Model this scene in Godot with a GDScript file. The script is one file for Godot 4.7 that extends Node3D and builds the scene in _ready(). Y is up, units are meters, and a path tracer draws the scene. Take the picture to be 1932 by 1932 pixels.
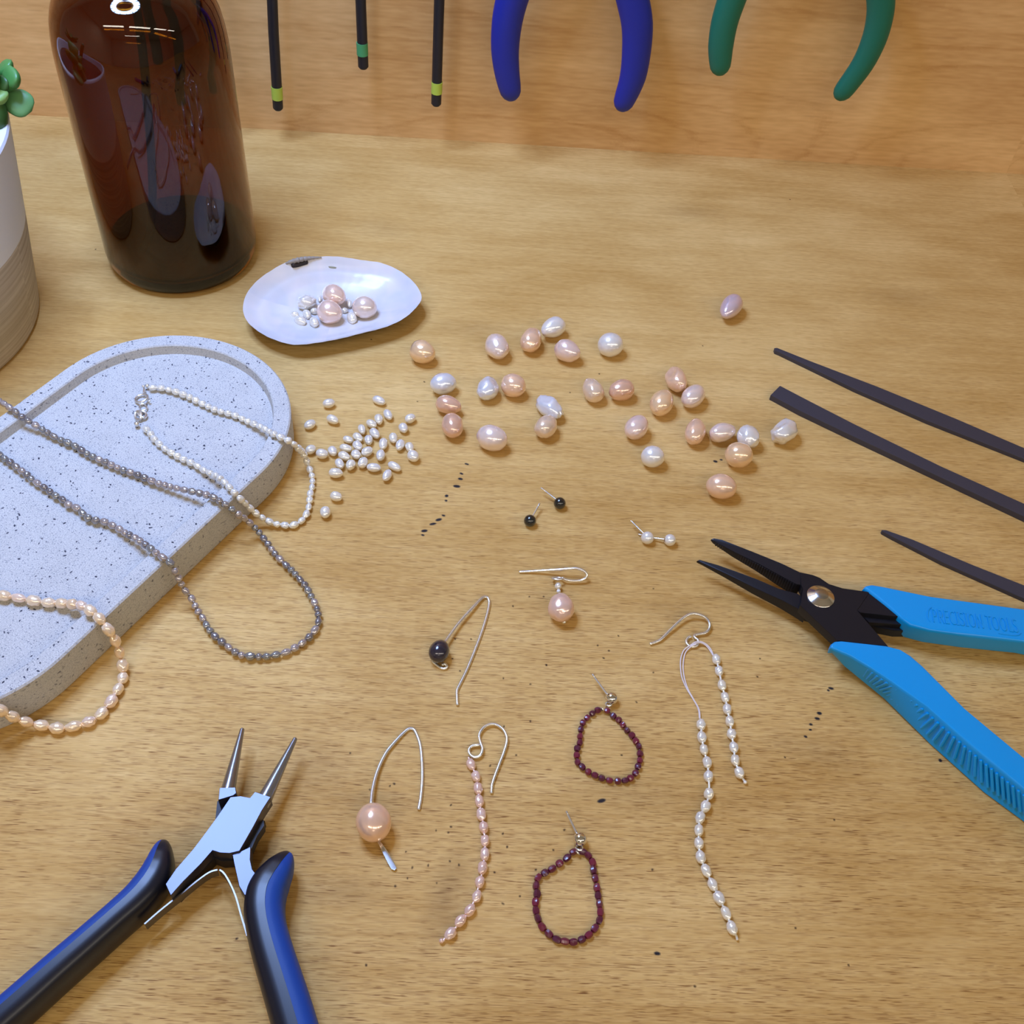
extends Node3D
# A jewellery maker's bench: pearls, strung beads, earrings and hand tools on a plywood worktop. Lengths inside shapes are millimetres; y is up.

const MM := 0.001
var taken := {}
var origin := Vector3.ZERO      # base of the thing being built, in millimetres
var rng := RandomNumberGenerator.new()

func v(x: float, y: float, z: float) -> Vector3:
	return Vector3(x, y, z)

# ---------------------------------------------------------------- shapes
class Shape:
	var V := PackedVector3Array()
	var T := PackedInt32Array()
	func outward(first: int) -> void:
		var vol := 0.0
		if first >= T.size():
			return
		var c: Vector3 = V[T[first]]
		for i in range(first, T.size(), 3):
			vol += (V[T[i]] - c).dot((V[T[i + 1]] - c).cross(V[T[i + 2]] - c))
		if vol < 0.0:
			for i in range(first, T.size(), 3):
				var k := T[i + 1]
				T[i + 1] = T[i + 2]
				T[i + 2] = k
	# rings of equal count (a ring of one point is a pole); loop joins the last ring to the first
	func skin(rings: Array, fan0 := true, fan1 := true, loop := false) -> Shape:
		var first := T.size()
		var at := []
		for r in rings:
			at.append(V.size())
			for p in r:
				V.append(p)
		var m := rings.size()
		for k in range(m if loop else m - 1):
			var a: int = at[k]
			var b: int = at[(k + 1) % m]
			var na: int = rings[k].size()
			var nb: int = rings[(k + 1) % m].size()
			var n := maxi(na, nb)
			for i in n:
				var j := (i + 1) % n
				if na == 1:
					T.append_array([a, b + j, b + i])
				elif nb == 1:
					T.append_array([a + i, a + j, b])
				else:
					T.append_array([a + i, a + j, b + j, a + i, b + j, b + i])
		if not loop:
			if fan0 and rings[0].size() > 2:
				cap(rings[0], true)
			if fan1 and rings[m - 1].size() > 2:
				cap(rings[m - 1], false)
		outward(first)
		return self
	func cap(ring: Array, flip: bool) -> void:
		# flat lid: triangulated in its own plane, so that concave outlines stay right
		var n := ring.size()
		var nor := Vector3.ZERO
		for i in n:
			nor += (ring[i] as Vector3).cross(ring[(i + 1) % n])
		if nor.length() < 1e-9:
			return
		nor = nor.normalized()
		var ex := nor.cross(Vector3.UP if absf(nor.y) < 0.9 else Vector3.RIGHT).normalized()
		var ey := nor.cross(ex)
		var flat := PackedVector2Array()
		for p in ring:
			flat.append(Vector2(ex.dot(p), ey.dot(p)))
		var tri := Geometry2D.triangulate_polygon(flat)
		var b := V.size()
		for p in ring:
			V.append(p)
		if tri.is_empty():
			for i in range(1, n - 1):
				tri.append_array([0, i, i + 1])
		for i in range(0, tri.size(), 3):
			var q: float = (flat[tri[i + 1]] - flat[tri[i]]).cross(flat[tri[i + 2]] - flat[tri[i]])
			if (q > 0.0) != flip:
				T.append_array([b + tri[i], b + tri[i + 1], b + tri[i + 2]])
			else:
				T.append_array([b + tri[i], b + tri[i + 2], b + tri[i + 1]])
	static func frames(path: Array) -> Array:
		var out := []
		var n := path.size()
		var up := Vector3.UP
		for i in n:
			var t: Vector3 = (path[mini(i + 1, n - 1)] - path[maxi(i - 1, 0)]).normalized()
			if i == 0 and absf(t.dot(up)) > 0.95:
				up = Vector3.RIGHT
			var side := t.cross(up).normalized()
			up = side.cross(t).normalized()
			out.append([t, side, up])
		return out
	# a rod along a path; radius may be one number or one per point
	func tube(path: Array, radius, sides := 10, round_ends := true) -> Shape:
		var f := frames(path)
		var rings := []
		var n := path.size()
		for i in n:
			var r: float = radius[i] if radius is Array else radius
			if i == 0 and round_ends:
				rings.append([path[0] - f[0][0] * r * 0.55])
				rings.append(circle(path[0] - f[0][0] * r * 0.4, f[0][1], f[0][2], r * 0.7, sides))
			rings.append(circle(path[i], f[i][1], f[i][2], r, sides))
			if i == n - 1 and round_ends:
				rings.append(circle(path[i] + f[i][0] * r * 0.4, f[i][1], f[i][2], r * 0.7, sides))
				rings.append([path[i] + f[i][0] * r * 0.55])
		return skin(rings)
	func ring_of(path: Array, radius: float, sides := 10) -> Shape:
		# a closed wire
		var rings := []
		var n := path.size()
		var nor := Vector3.ZERO
		for i in n:
			nor += (path[i] - path[0]).cross(path[(i + 1) % n] - path[0])
		nor = nor.normalized()
		for i in n:
			var t: Vector3 = (path[(i + 1) % n] - path[(i + n - 1) % n]).normalized()
			rings.append(circle(path[i], t.cross(nor).normalized(), nor, radius, sides))
		return skin(rings, false, false, true)
	static func circle(c: Vector3, a: Vector3, b: Vector3, r: float, sides: int) -> Array:
		var out := []
		for i in sides:
			var w := TAU * i / sides
			out.append(c + a * (r * cos(w)) + b * (r * sin(w)))
		return out
	# turned on an axis; profile of (radius, height along the axis)
	func lathe(c: Vector3, profile: Array, segs := 32, axis := Vector3.UP, loop := false) -> Shape:
		var a := axis.cross(Vector3.RIGHT if absf(axis.x) < 0.9 else Vector3.FORWARD).normalized()
		var b := axis.cross(a).normalized()
		var rings := []
		for p in profile:
			var at: Vector3 = c + axis * p.y
			rings.append([at] if p.x < 1e-6 else circle(at, a, b, p.x, segs))
		return skin(rings, true, true, loop)
	func ball(c: Vector3, r: float, segs := 20, squash := 1.0) -> Shape:
		var pr := []
		var n := segs / 2
		for i in range(n + 1):
			var w := PI * i / n
			pr.append(Vector2(0.0 if i == 0 or i == n else r * sin(w), -r * squash * cos(w)))
		return lathe(c, pr, segs)
	func box(lo: Vector3, hi: Vector3, bev := 0.0) -> Shape:
		var o := [Vector3(lo.x, 0, lo.z), Vector3(hi.x, 0, lo.z), Vector3(hi.x, 0, hi.z), Vector3(lo.x, 0, hi.z)]
		return slab(o, lo.y, hi.y, bev)
	# an outline in plan, raised from y0 to y1, with chamfered rims
	func slab(outline: Array, y0: float, y1: float, bev := 0.0) -> Shape:
		var rings := []
		if bev > 0.0:
			rings.append(level(inset(outline, bev), y0))
			rings.append(level(outline, y0 + bev))
			rings.append(level(outline, y1 - bev))
			rings.append(level(inset(outline, bev), y1))
		else:
			rings = [level(outline, y0), level(outline, y1)]
		return skin(rings)
	static func level(o: Array, y: float) -> Array:
		var out := []
		for p in o:
			out.append(Vector3(p.x, y, p.z))
		return out
	static func raised(o: Array, dy: float) -> Array:
		var out := []
		for p in o:
			out.append(p + Vector3(0, dy, 0))
		return out
	static func inset(o: Array, d: float) -> Array:
		var n := o.size()
		var area := 0.0
		for i in n:
			area += o[i].x * o[(i + 1) % n].z - o[(i + 1) % n].x * o[i].z
		var s := 1.0 if area > 0.0 else -1.0
		var out := []
		for i in n:
			var e0: Vector3 = o[i] - o[(i + n - 1) % n]
			var e1: Vector3 = o[(i + 1) % n] - o[i]
			var n0 := Vector3(-e0.z, 0, e0.x).normalized() * s
			var n1 := Vector3(-e1.z, 0, e1.x).normalized() * s
			var m := n0 + n1
			out.append(o[i] + m * (d / maxf(0.35, 0.5 * m.length_squared())) * 0.5 * (1.0 if m.length() > 0.01 else 0.0))
		return out
	func moved(t: Transform3D) -> Shape:
		for i in V.size():
			V[i] = t * V[i]
		return self
	# auto-smoothed mesh in metres about base; uv = (x or x, z or y) / tile
	func mesh(base: Vector3, angle := 42.0, uv_plane := "", uv_from := Vector2.ZERO, tile := Vector2.ONE, tile2 := 0.0) -> ArrayMesh:
		var nf := T.size() / 3
		var fn := PackedVector3Array()
		fn.resize(nf)
		var near := {}
		var weld := {}
		var id := PackedInt32Array()
		id.resize(V.size())
		for i in V.size():
			var key := Vector3i((V[i] * 2000.0).round())
			if not weld.has(key):
				weld[key] = i
			id[i] = weld[key]
		for f in nf:
			var a := V[T[f * 3]]
			fn[f] = (V[T[f * 3 + 1]] - a).cross(V[T[f * 3 + 2]] - a)
			for k in 3:
				var w := id[T[f * 3 + k]]
				if near.has(w):
					near[w].append(f)
				else:
					near[w] = [f]
		var lim := cos(deg_to_rad(angle))
		var pos := PackedVector3Array()
		var nor := PackedVector3Array()
		var uvs := PackedVector2Array()
		var uvs2 := PackedVector2Array()
		for f in nf:
			var mine := fn[f].normalized()
			if fn[f].length_squared() < 1e-14:
				continue
			for k in [0, 2, 1]:
				var i: int = T[f * 3 + k]
				var s := Vector3.ZERO
				for g in near[id[i]]:
					if mine.dot(fn[g].normalized()) >= lim:
						s += fn[g]
				pos.append((V[i] - base) * 0.001)
				nor.append(s.normalized() if s.length_squared() > 1e-20 else mine)
				if uv_plane != "":
					uvs.append((Vector2(V[i].x, V[i].z if uv_plane == "xz" else V[i].y) - uv_from) / tile)
					if tile2 > 0.0:
						uvs2.append(Vector2(V[i].x, V[i].z) / tile2)
		var arr := []
		arr.resize(Mesh.ARRAY_MAX)
		arr[Mesh.ARRAY_VERTEX] = pos
		arr[Mesh.ARRAY_NORMAL] = nor
		if uv_plane != "":
			arr[Mesh.ARRAY_TEX_UV] = uvs
			if tile2 > 0.0:
				arr[Mesh.ARRAY_TEX_UV2] = uvs2
		var m := ArrayMesh.new()
		m.add_surface_from_arrays(Mesh.PRIMITIVE_TRIANGLES, arr)
		return m

func shape() -> Shape:
	return Shape.new()

# a smooth curve through the points, resampled about every step millimetres
func smooth(pts: Array, step := 0.6, closed := false) -> Array:
	var c := Curve3D.new()
	c.bake_interval = maxf(step * 0.5, 0.05)
	var n := pts.size()
	for i in range(n + 1 if closed else n):
		var p: Vector3 = pts[i % n]
		var a: Vector3 = pts[(i + n - 1) % n] if closed else pts[maxi(i - 1, 0)]
		var b: Vector3 = pts[(i + 1) % n] if closed else pts[mini(i + 1, n - 1)]
		var t := (b - a) * 0.5
		var la := p.distance_to(a)
		var lb := p.distance_to(b)
		var dir := t.normalized()
		c.add_point(p, -dir * la / 3.0, dir * lb / 3.0)
	var total := c.get_baked_length()
	var m := maxi(2, int(round(total / step)))
	var out := []
	for i in range(m if closed else m + 1):
		out.append(c.sample_baked(total * i / m, true))
	return out

# ---------------------------------------------------------------- naming and placing
func numbered(called: String) -> String:
	var n: int = taken.get(called, 0)
	taken[called] = n + 1
	return called if n == 0 else "%s_%03d" % [called, n]

func tag(o: Node3D, label: String, category: String, group := "") -> Node3D:
	o.set_meta("label", label)
	o.set_meta("category", category)
	if group != "":
		o.set_meta("group", group)
	return o

func thing(called: String, label: String, category: String, at: Vector3, group := "") -> Node3D:
	var o := Node3D.new()
	o.name = numbered(called)
	add_child(o, true)
	origin = at
	o.position = at * MM
	return tag(o, label, category, group)

func put(called: String, mesh: Mesh, mat: Material, parent: Node3D) -> MeshInstance3D:
	var o := MeshInstance3D.new()
	o.name = called
	o.mesh = mesh
	o.material_override = mat
	parent.add_child(o, true)
	return o

func part(called: String, s: Shape, mat: Material, parent: Node3D, angle := 42.0) -> MeshInstance3D:
	return put(called, s.mesh(origin, angle), mat, parent)

func lone(called: String, s: Shape, mat: Material, label: String, category: String, at: Vector3, group := "", angle := 42.0) -> MeshInstance3D:
	origin = at
	var o := put(numbered(called), s.mesh(at, angle), mat, self)
	o.position = at * MM
	tag(o, label, category, group)
	return o

func structure(called: String, mesh: Mesh, mat: Material) -> MeshInstance3D:
	var o := put(called, mesh, mat, self)
	o.set_meta("kind", "structure")
	return o

# ---------------------------------------------------------------- materials
func mat(col: Color, rough := 0.5, metal := 0.0, spec := 0.5) -> StandardMaterial3D:
	var m := StandardMaterial3D.new()
	m.albedo_color = col
	m.roughness = rough
	m.metallic = metal
	m.metallic_specular = spec
	return m

func rgb(r: int, g: int, b: int) -> Color:
	return Color8(r, g, b)

func pearl_mat(col: Color) -> StandardMaterial3D:
	var soft := col.lerp(Color(1.0, 0.96, 0.82), 0.24)
	var m := mat(soft, 0.2, 0.32, 0.7)
	m.clearcoat_enabled = true
	m.clearcoat = 1.0
	m.clearcoat_roughness = 0.05
	return m

func grey_mat(col: Color) -> StandardMaterial3D:
	var m := pearl_mat(col)
	m.albedo_color = col
	m.metallic = 0.5
	m.roughness = 0.2
	return m

func noise_bytes(w: int, h: int, sx: float, sy: float, frequency: float, sd: int, octaves := 3) -> PackedByteArray:
	# noise stretched sx, sy times
	var n := FastNoiseLite.new()
	n.seed = sd
	n.frequency = frequency
	n.fractal_octaves = octaves
	n.noise_type = FastNoiseLite.TYPE_SIMPLEX_SMOOTH
	var im := n.get_image(maxi(8, int(w / sx)), maxi(8, int(h / sy)), false, false, true)
	im.convert(Image.FORMAT_L8)
	im.resize(w, h, Image.INTERPOLATE_CUBIC)
	return im.get_data()

# plywood veneer: fibres along x, short dark pores, soft blotches. pore(y share) says how many pores there are
func veneer(w: int, h: int, sd: int, pale: Color, deep: Color, pore_col: Color, pore0: float, pore1: float, figure: float) -> Image:
	var fibre := noise_bytes(w, h, 24.0, 1.0, 0.11, sd, 3)
	var pores := noise_bytes(w, h, 13.0, 1.0, 0.16, sd + 1, 2)
	var fine := noise_bytes(w, h, 6.0, 1.0, 0.3, sd + 5, 1)
	var blot := noise_bytes(w, h, 8.0, 3.0, 0.035, sd + 2, 3)
	var broad := noise_bytes(w, h, 8.0, 4.0, 0.012, sd + 3, 2)
	var grow := noise_bytes(w, h, 16.0, 3.0, 0.008, sd + 4, 2)
	var out := PackedByteArray()
	out.resize(w * h * 3)
	var pr := pale.r * 255.0
	var pg := pale.g * 255.0
	var pb := pale.b * 255.0
	var dr := (deep.r - pale.r) * 255.0
	var dg := (deep.g - pale.g) * 255.0
	var db := (deep.b - pale.b) * 255.0
	var qr := pore_col.r * 255.0
	var qg := pore_col.g * 255.0
	var qb := pore_col.b * 255.0
	var i := 0
	for y in h:
		var share := lerpf(pore0, pore1, float(y) / h)
		for x in w:
			var t: float = 0.36 + (fibre[i] - 128) * 0.0011 + (blot[i] - 128) * 0.0016 + (broad[i] - 128) * 0.0016 + (fine[i] - 128) * 0.0010
			if figure > 0.0:
				var g: float = fposmod(grow[i] * 0.055 + fibre[i] * 0.0012, 1.0)
				t += figure * maxf(0.0, 1.0 - absf(g - 0.5) * 9.0) * (0.4 + blot[i] * 0.004)
			t = clampf(t, 0.0, 1.0)
			var k: float = clampf((pores[i] - (226.0 - share * 40.0)) * 0.03, 0.0, 1.0) * (0.2 + share * 0.25)
			out[i * 3] = int(lerpf(pr + dr * t, qr, k))
			out[i * 3 + 1] = int(lerpf(pg + dg * t, qg, k))
			out[i * 3 + 2] = int(lerpf(pb + db * t, qb, k))
			i += 1
	return Image.create_from_data(w, h, false, Image.FORMAT_RGB8, out)

# a repeating tile of short dark pores and thin fibres
func grain_tile(w: int, sd: int) -> Image:
	var lay := []
	for q in [[18.0, 0.3, 0], [24.0, 0.4, 1], [10.0, 0.05, 2], [40.0, 0.05, 3]]:
		var n := FastNoiseLite.new()
		n.seed = sd + q[2]
		n.frequency = q[1]
		n.fractal_octaves = 2
		var im := n.get_seamless_image(int(w / q[0]), w, false, false, 0.1, true)
		im.convert(Image.FORMAT_L8)
		var n0 := im.get_width()
		var wide := Image.create(n0 * 3, w, false, Image.FORMAT_L8)
		for k in 3:
			wide.blit_rect(im, Rect2i(0, 0, n0, w), Vector2i(n0 * k, 0))
		wide.resize(w * 3, w, Image.INTERPOLATE_CUBIC)
		lay.append(wide.get_region(Rect2i(w, 0, w, w)).get_data())
	var pores: PackedByteArray = lay[0]
	var fibre: PackedByteArray = lay[1]
	var where: PackedByteArray = lay[2]
	var band: PackedByteArray = lay[3]
	var out := PackedByteArray()
	out.resize(w * w * 3)
	for i in w * w:
		var d: float = clampf((pores[i] - 158 - where[i] * 0.12) * 0.02, 0.0, 1.0) * 0.5
		d += clampf((fibre[i] - 128) * 0.0024, -0.08, 0.2) + clampf((band[i] - 128) * 0.0008, -0.05, 0.05)
		d = clampf(d, 0.0, 1.0)
		out[i * 3] = int(255.0 * (1.0 - d * 0.72))
		out[i * 3 + 1] = int(255.0 * (1.0 - d * 0.9))
		out[i * 3 + 2] = int(255.0 * (1.0 - d))
	return Image.create_from_data(w, w, false, Image.FORMAT_RGB8, out)

func stain(im: Image, cx: float, cy: float, rx: float, ry: float, turn: float, col: Color, strength: float, soft := 0.35) -> void:
	var r := maxf(rx, ry) + 1.5
	for y in range(maxi(0, int(cy - r)), mini(im.get_height(), int(cy + r) + 2)):
		for x in range(maxi(0, int(cx - r)), mini(im.get_width(), int(cx + r) + 2)):
			var d := Vector2(x - cx, y - cy).rotated(-turn) / Vector2(rx, ry)
			var k := clampf((1.0 - d.length()) / soft, 0.0, 1.0) * strength
			if k > 0.0:
				im.set_pixel(x, y, im.get_pixel(x, y).lerp(col, k))

func textured(im: Image, rough: float, spec := 0.5) -> StandardMaterial3D:
	im.generate_mipmaps()
	var m := mat(Color.WHITE, rough, 0.0, spec)
	m.albedo_texture = ImageTexture.create_from_image(im)
	return m

# ---------------------------------------------------------------- pearls
var pearl_meshes := {}

# unit pearl lying along x. taper draws the +x end to a point, bump makes it uneven, dent presses a hollow from direction dent
func pearl_mesh(taper: float, bump: float, sd: int, dent := Vector3.ZERO, rows := 18, cols := 24) -> ArrayMesh:
	var key := "%.2f %.2f %d %s %d" % [taper, bump, sd, dent, rows]
	if pearl_meshes.has(key):
		return pearl_meshes[key]
	var n := FastNoiseLite.new()
	n.seed = sd
	n.frequency = 0.75
	n.fractal_octaves = 2
	var rings := []
	for k in range(rows + 1):
		var w := PI * k / rows
		var ring := []
		for i in (1 if k == 0 or k == rows else cols):
			var a := TAU * i / cols
			var d := Vector3(-cos(w), sin(w) * cos(a), sin(w) * sin(a))
			var thin := 1.0 - taper * clampf(d.x * 0.5 + 0.5, 0.0, 1.0) * 0.75
			var p := Vector3(d.x * (1.0 + taper * 0.12 * d.x), d.y * thin, d.z * thin)
			var s := 1.0 + bump * n.get_noise_3dv(d * 1.6)
			if dent != Vector3.ZERO:
				s -= dent.length() * smoothstep(0.72, 1.0, d.dot(dent.normalized()))
			ring.append(p * s * 1000.0)
		rings.append(ring)
	var m := shape().skin(rings).mesh(Vector3.ZERO, 180.0)
	pearl_meshes[key] = m
	return m

func lie(yaw: float, a: float, b: float) -> Basis:
	return Basis(Vector3.UP, deg_to_rad(yaw)) * Basis.from_scale(Vector3(a, b, b) * MM)

func pearl(called: String, c: Vector3, a: float, b: float, yaw: float, mesh: Mesh, m: Material, label: String, group: String) -> MeshInstance3D:
	var o := put(numbered(called), mesh, m, self)
	o.transform = Transform3D(lie(yaw, a, b), c * MM)
	tag(o, label, "pearl", group)
	return o

# beads threaded along a path, each one a part; a is half a bead's length, b half its width
func strand(o: Node3D, called: String, path: Array, a: float, b: float, meshes: Array, mats: Array, vary := 0.14, closed := false) -> void:
	var fine := smooth(path, 0.25, closed)
	var total := 0.0
	for i in range(1, fine.size()):
		total += fine[i].distance_to(fine[i - 1])
	var count := maxi(1, int(round(total / (2.0 * a * 0.97))))
	var lens := []
	var sum := 0.0
	for i in count:
		var l := 1.0 + rng.randf_range(-vary, vary)
		lens.append(l)
		sum += l
	var along := 0.0
	var k := 1
	var walked := 0.0
	for i in count:
		var l: float = lens[i] / sum * total
		var mid := along + l * 0.5
		along += l
		while k < fine.size() - 1 and walked + fine[k].distance_to(fine[k - 1]) < mid:
			walked += fine[k].distance_to(fine[k - 1])
			k += 1
		var p: Vector3 = fine[k - 1].lerp(fine[k], clampf((mid - walked) / maxf(0.001, fine[k].distance_to(fine[k - 1])), 0.0, 1.0))
		var t: Vector3 = (fine[mini(k + 3, fine.size() - 1)] - fine[maxi(k - 4, 0)]).normalized()
		bead(o, called, p, t, l * 0.5 * 1.03, b * rng.randf_range(0.9, 1.08), meshes[rng.randi() % meshes.size()], mats[rng.randi() % mats.size()])

func bead(o: Node3D, called: String, p: Vector3, t: Vector3, a: float, b: float, mesh: Mesh, m: Material) -> MeshInstance3D:
	var up := Vector3.UP if absf(t.y) < 0.95 else Vector3.RIGHT
	var z := t.cross(up).normalized()
	var y := z.cross(t).normalized()
	var q := put(called, mesh, m, o)
	q.transform = Transform3D(Basis(t, y, z) * Basis(Vector3.RIGHT, rng.randf() * TAU) * Basis.from_scale(Vector3(a, b, b) * MM), (p - origin) * MM)
	return q

func beads_at(o: Node3D, called: String, centres: Array, a: float, b: float, meshes: Array, mats: Array, closed := false) -> void:
	var n := centres.size()
	for i in n:
		var t: Vector3 = (centres[(i + 1) % n if closed else mini(i + 1, n - 1)] - centres[(i + n - 1) % n if closed else maxi(i - 1, 0)]).normalized()
		bead(o, called, centres[i], t, a * rng.randf_range(0.92, 1.06), b * rng.randf_range(0.92, 1.06), meshes[i % meshes.size()], mats[i % mats.size()])

# =========================================================================================
func _ready() -> void:
	rng.seed = 20240611
	setup_view()
	setup_light()
	build_room()
	build_bench()
	build_tray()
	build_bottle()
	build_pot()
	build_wall_tools()
	build_files()
	build_blue_pliers()
	build_round_pliers()
	build_necklaces()
	build_shell()
	build_pearls()
	build_seed_pearls()
	build_earrings()

func setup_view() -> void:
	var cam := Camera3D.new()
	cam.name = "camera"
	cam.fov = 50.4615
	cam.near = 0.01
	cam.far = 40.0
	cam.transform = Transform3D(Basis(Vector3(0.998198, 0.059125, -0.010284), Vector3(-0.046578, 0.655234, -0.753989), Vector3(-0.037841, 0.753109, 0.656807)), Vector3(0, 0.2800, 0))
	add_child(cam)
	cam.current = true
	var e := Environment.new()
	e.background_mode = Environment.BG_COLOR
	e.background_color = Color(0.02, 0.02, 0.02)
	e.tonemap_mode = Environment.TONE_MAPPER_LINEAR
	e.tonemap_exposure = 1.05
	e.sdfgi_enabled = true
	e.ssao_enabled = true
	e.ssil_enabled = true
	var w := WorldEnvironment.new()
	w.name = "world_environment"
	w.environment = e
	add_child(w)

const LAMP := Vector3(-165, 450, -335)
const LAMP_R := 66.0

func area(called: String, at: Vector3, size: Vector2, energy: float, col: Color, turn := 0.0) -> void:
	var l := AreaLight3D.new()
	l.name = called
	l.area_size = size
	l.area_normalize_energy = true
	l.light_energy = energy
	l.light_color = col
	l.shadow_enabled = true
	l.area_range = 12.0
	l.area_attenuation = 2.0
	l.transform = Transform3D(Basis(Vector3.UP, turn) * Basis(Vector3.RIGHT, -PI / 2), at * MM)
	add_child(l, true)

func setup_light() -> void:
	# the ring of the bench lamp, above and to the left of the work
	for i in 12:
		var w := TAU * i / 12.0
		area("ring_lamp_light", LAMP + v(cos(w) * LAMP_R, -1.5, sin(w) * LAMP_R), Vector2(0.034, 0.034), 0.0275, Color(0.61, 0.742, 1.0), -w)
	# the row of ceiling lights behind and to the right of the photographer
	for i in 4:
		area("ceiling_strip_light", v(-900 + i * 1500, 1715, 1500), Vector2(1.2, 0.16), 1.12, Color(1.0, 0.955, 0.88))
	area("ceiling_strip_light", v(300, 1715, 3000), Vector2(1.2, 0.16), 0.7, Color(1.0, 0.955, 0.88))

func build_room() -> void:
	var paint := mat(rgb(226, 221, 210), 0.9)
	var white := mat(rgb(234, 233, 230), 0.9)
	structure("floor", shape().box(v(-1900, -800, -620), v(6200, -750, 4200)).mesh(Vector3.ZERO), mat(rgb(190, 182, 170), 0.6))
	structure("ceiling", shape().box(v(-1900, 1750, -620), v(6200, 1800, 4200)).mesh(Vector3.ZERO), white)
	structure("wall_left", shape().box(v(-1950, -800, -620), v(-1900, 1800, 4200)).mesh(Vector3.ZERO), paint)
	structure("wall_right", shape().box(v(6200, -800, -620), v(6250, 1800, 4200)).mesh(Vector3.ZERO), paint)
	structure("wall_front", shape().box(v(-1950, -800, 4200), v(6250, 1800, 4250)).mesh(Vector3.ZERO), paint)
	structure("wall_rear", shape().box(v(-1950, -800, -670), v(6250, 1800, -620)).mesh(Vector3.ZERO), paint)
	var im := veneer(1024, 512, 77, rgb(232, 190, 130), rgb(184, 134, 76), rgb(130, 86, 46), 0.2, 0.2, 0.2)
	for s in [[300, 402, 26, 5, -0.15], [240, 410, 12, 4, 0.6], [1000, 330, 34, 4, 0.02]]:
		stain(im, s[0], s[1], s[2], s[3], s[4], rgb(110, 66, 36), 0.45, 0.8)
	var wm := textured(im, 0.5, 0.4)
	structure("wall_back", shape().box(v(-700, 0, -499), v(800, 420, -481)).mesh(Vector3.ZERO, 42.0, "xy", Vector2(-256, 128), Vector2(512, -256)), wm)
	# what the ceiling holds
	for p in [[-900, 1500, "ceiling strip light, left end of the row behind the bench"], [600, 1500, "ceiling strip light straight behind the bench in the row"], [2100, 1500, "ceiling strip light third from the left in the row"], [3600, 1500, "ceiling strip light at the right end of the row"], [300, 3000, "ceiling strip light alone at the far end of the room"]]:
		var o := thing("ceiling_light", p[2], "light", v(p[0], 1750, p[1]), "ceiling strip lights")
		part("housing", shape().box(v(p[0] - 620, 1718, p[1] - 95), v(p[0] + 620, 1750, p[1] + 95), 4.0), white, o)
		var glow := mat(rgb(240, 238, 230), 0.6)
		glow.emission_enabled = true
		glow.emission = rgb(255, 247, 232)
		glow.emission_energy_multiplier = 1.5
		part("diffuser", shape().box(v(p[0] - 600, 1716.5, p[1] - 80), v(p[0] + 600, 1720, p[1] + 80), 1.0), glow, o)
	var lamp := thing("ring_lamp", "white round bench lamp on an arm above the worktop", "lamp", v(LAMP.x, 0, -470))
	var shell := mat(rgb(225, 226, 228), 0.4)
	part("housing", shape().lathe(LAMP, [Vector2(40, 2), Vector2(94, 2), Vector2(98, 6), Vector2(96, 22), Vector2(38, 22), Vector2(36, 6)], 48, Vector3.UP, true), shell, lamp)
	var led := mat(rgb(235, 240, 250), 0.5)
	led.emission_enabled = true
	led.emission = rgb(168, 196, 255)
	led.emission_energy_multiplier = 3.0
	part("light_ring", shape().lathe(LAMP, [Vector2(47, 0), Vector2(85, 0), Vector2(85, 2.5), Vector2(47, 2.5)], 48, Vector3.UP, true), led, lamp)
	part("arm", shape().tube(smooth([LAMP + v(0, 20, -40), LAMP + v(0, 70, -80), v(LAMP.x, 480, -420), v(LAMP.x, 440, -450)], 8.0), 6.0, 12), shell, lamp)
	part("clamp", shape().box(v(LAMP.x - 22, 395, -484), v(LAMP.x + 22, 446, -440), 3.0), shell, lamp)

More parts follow.
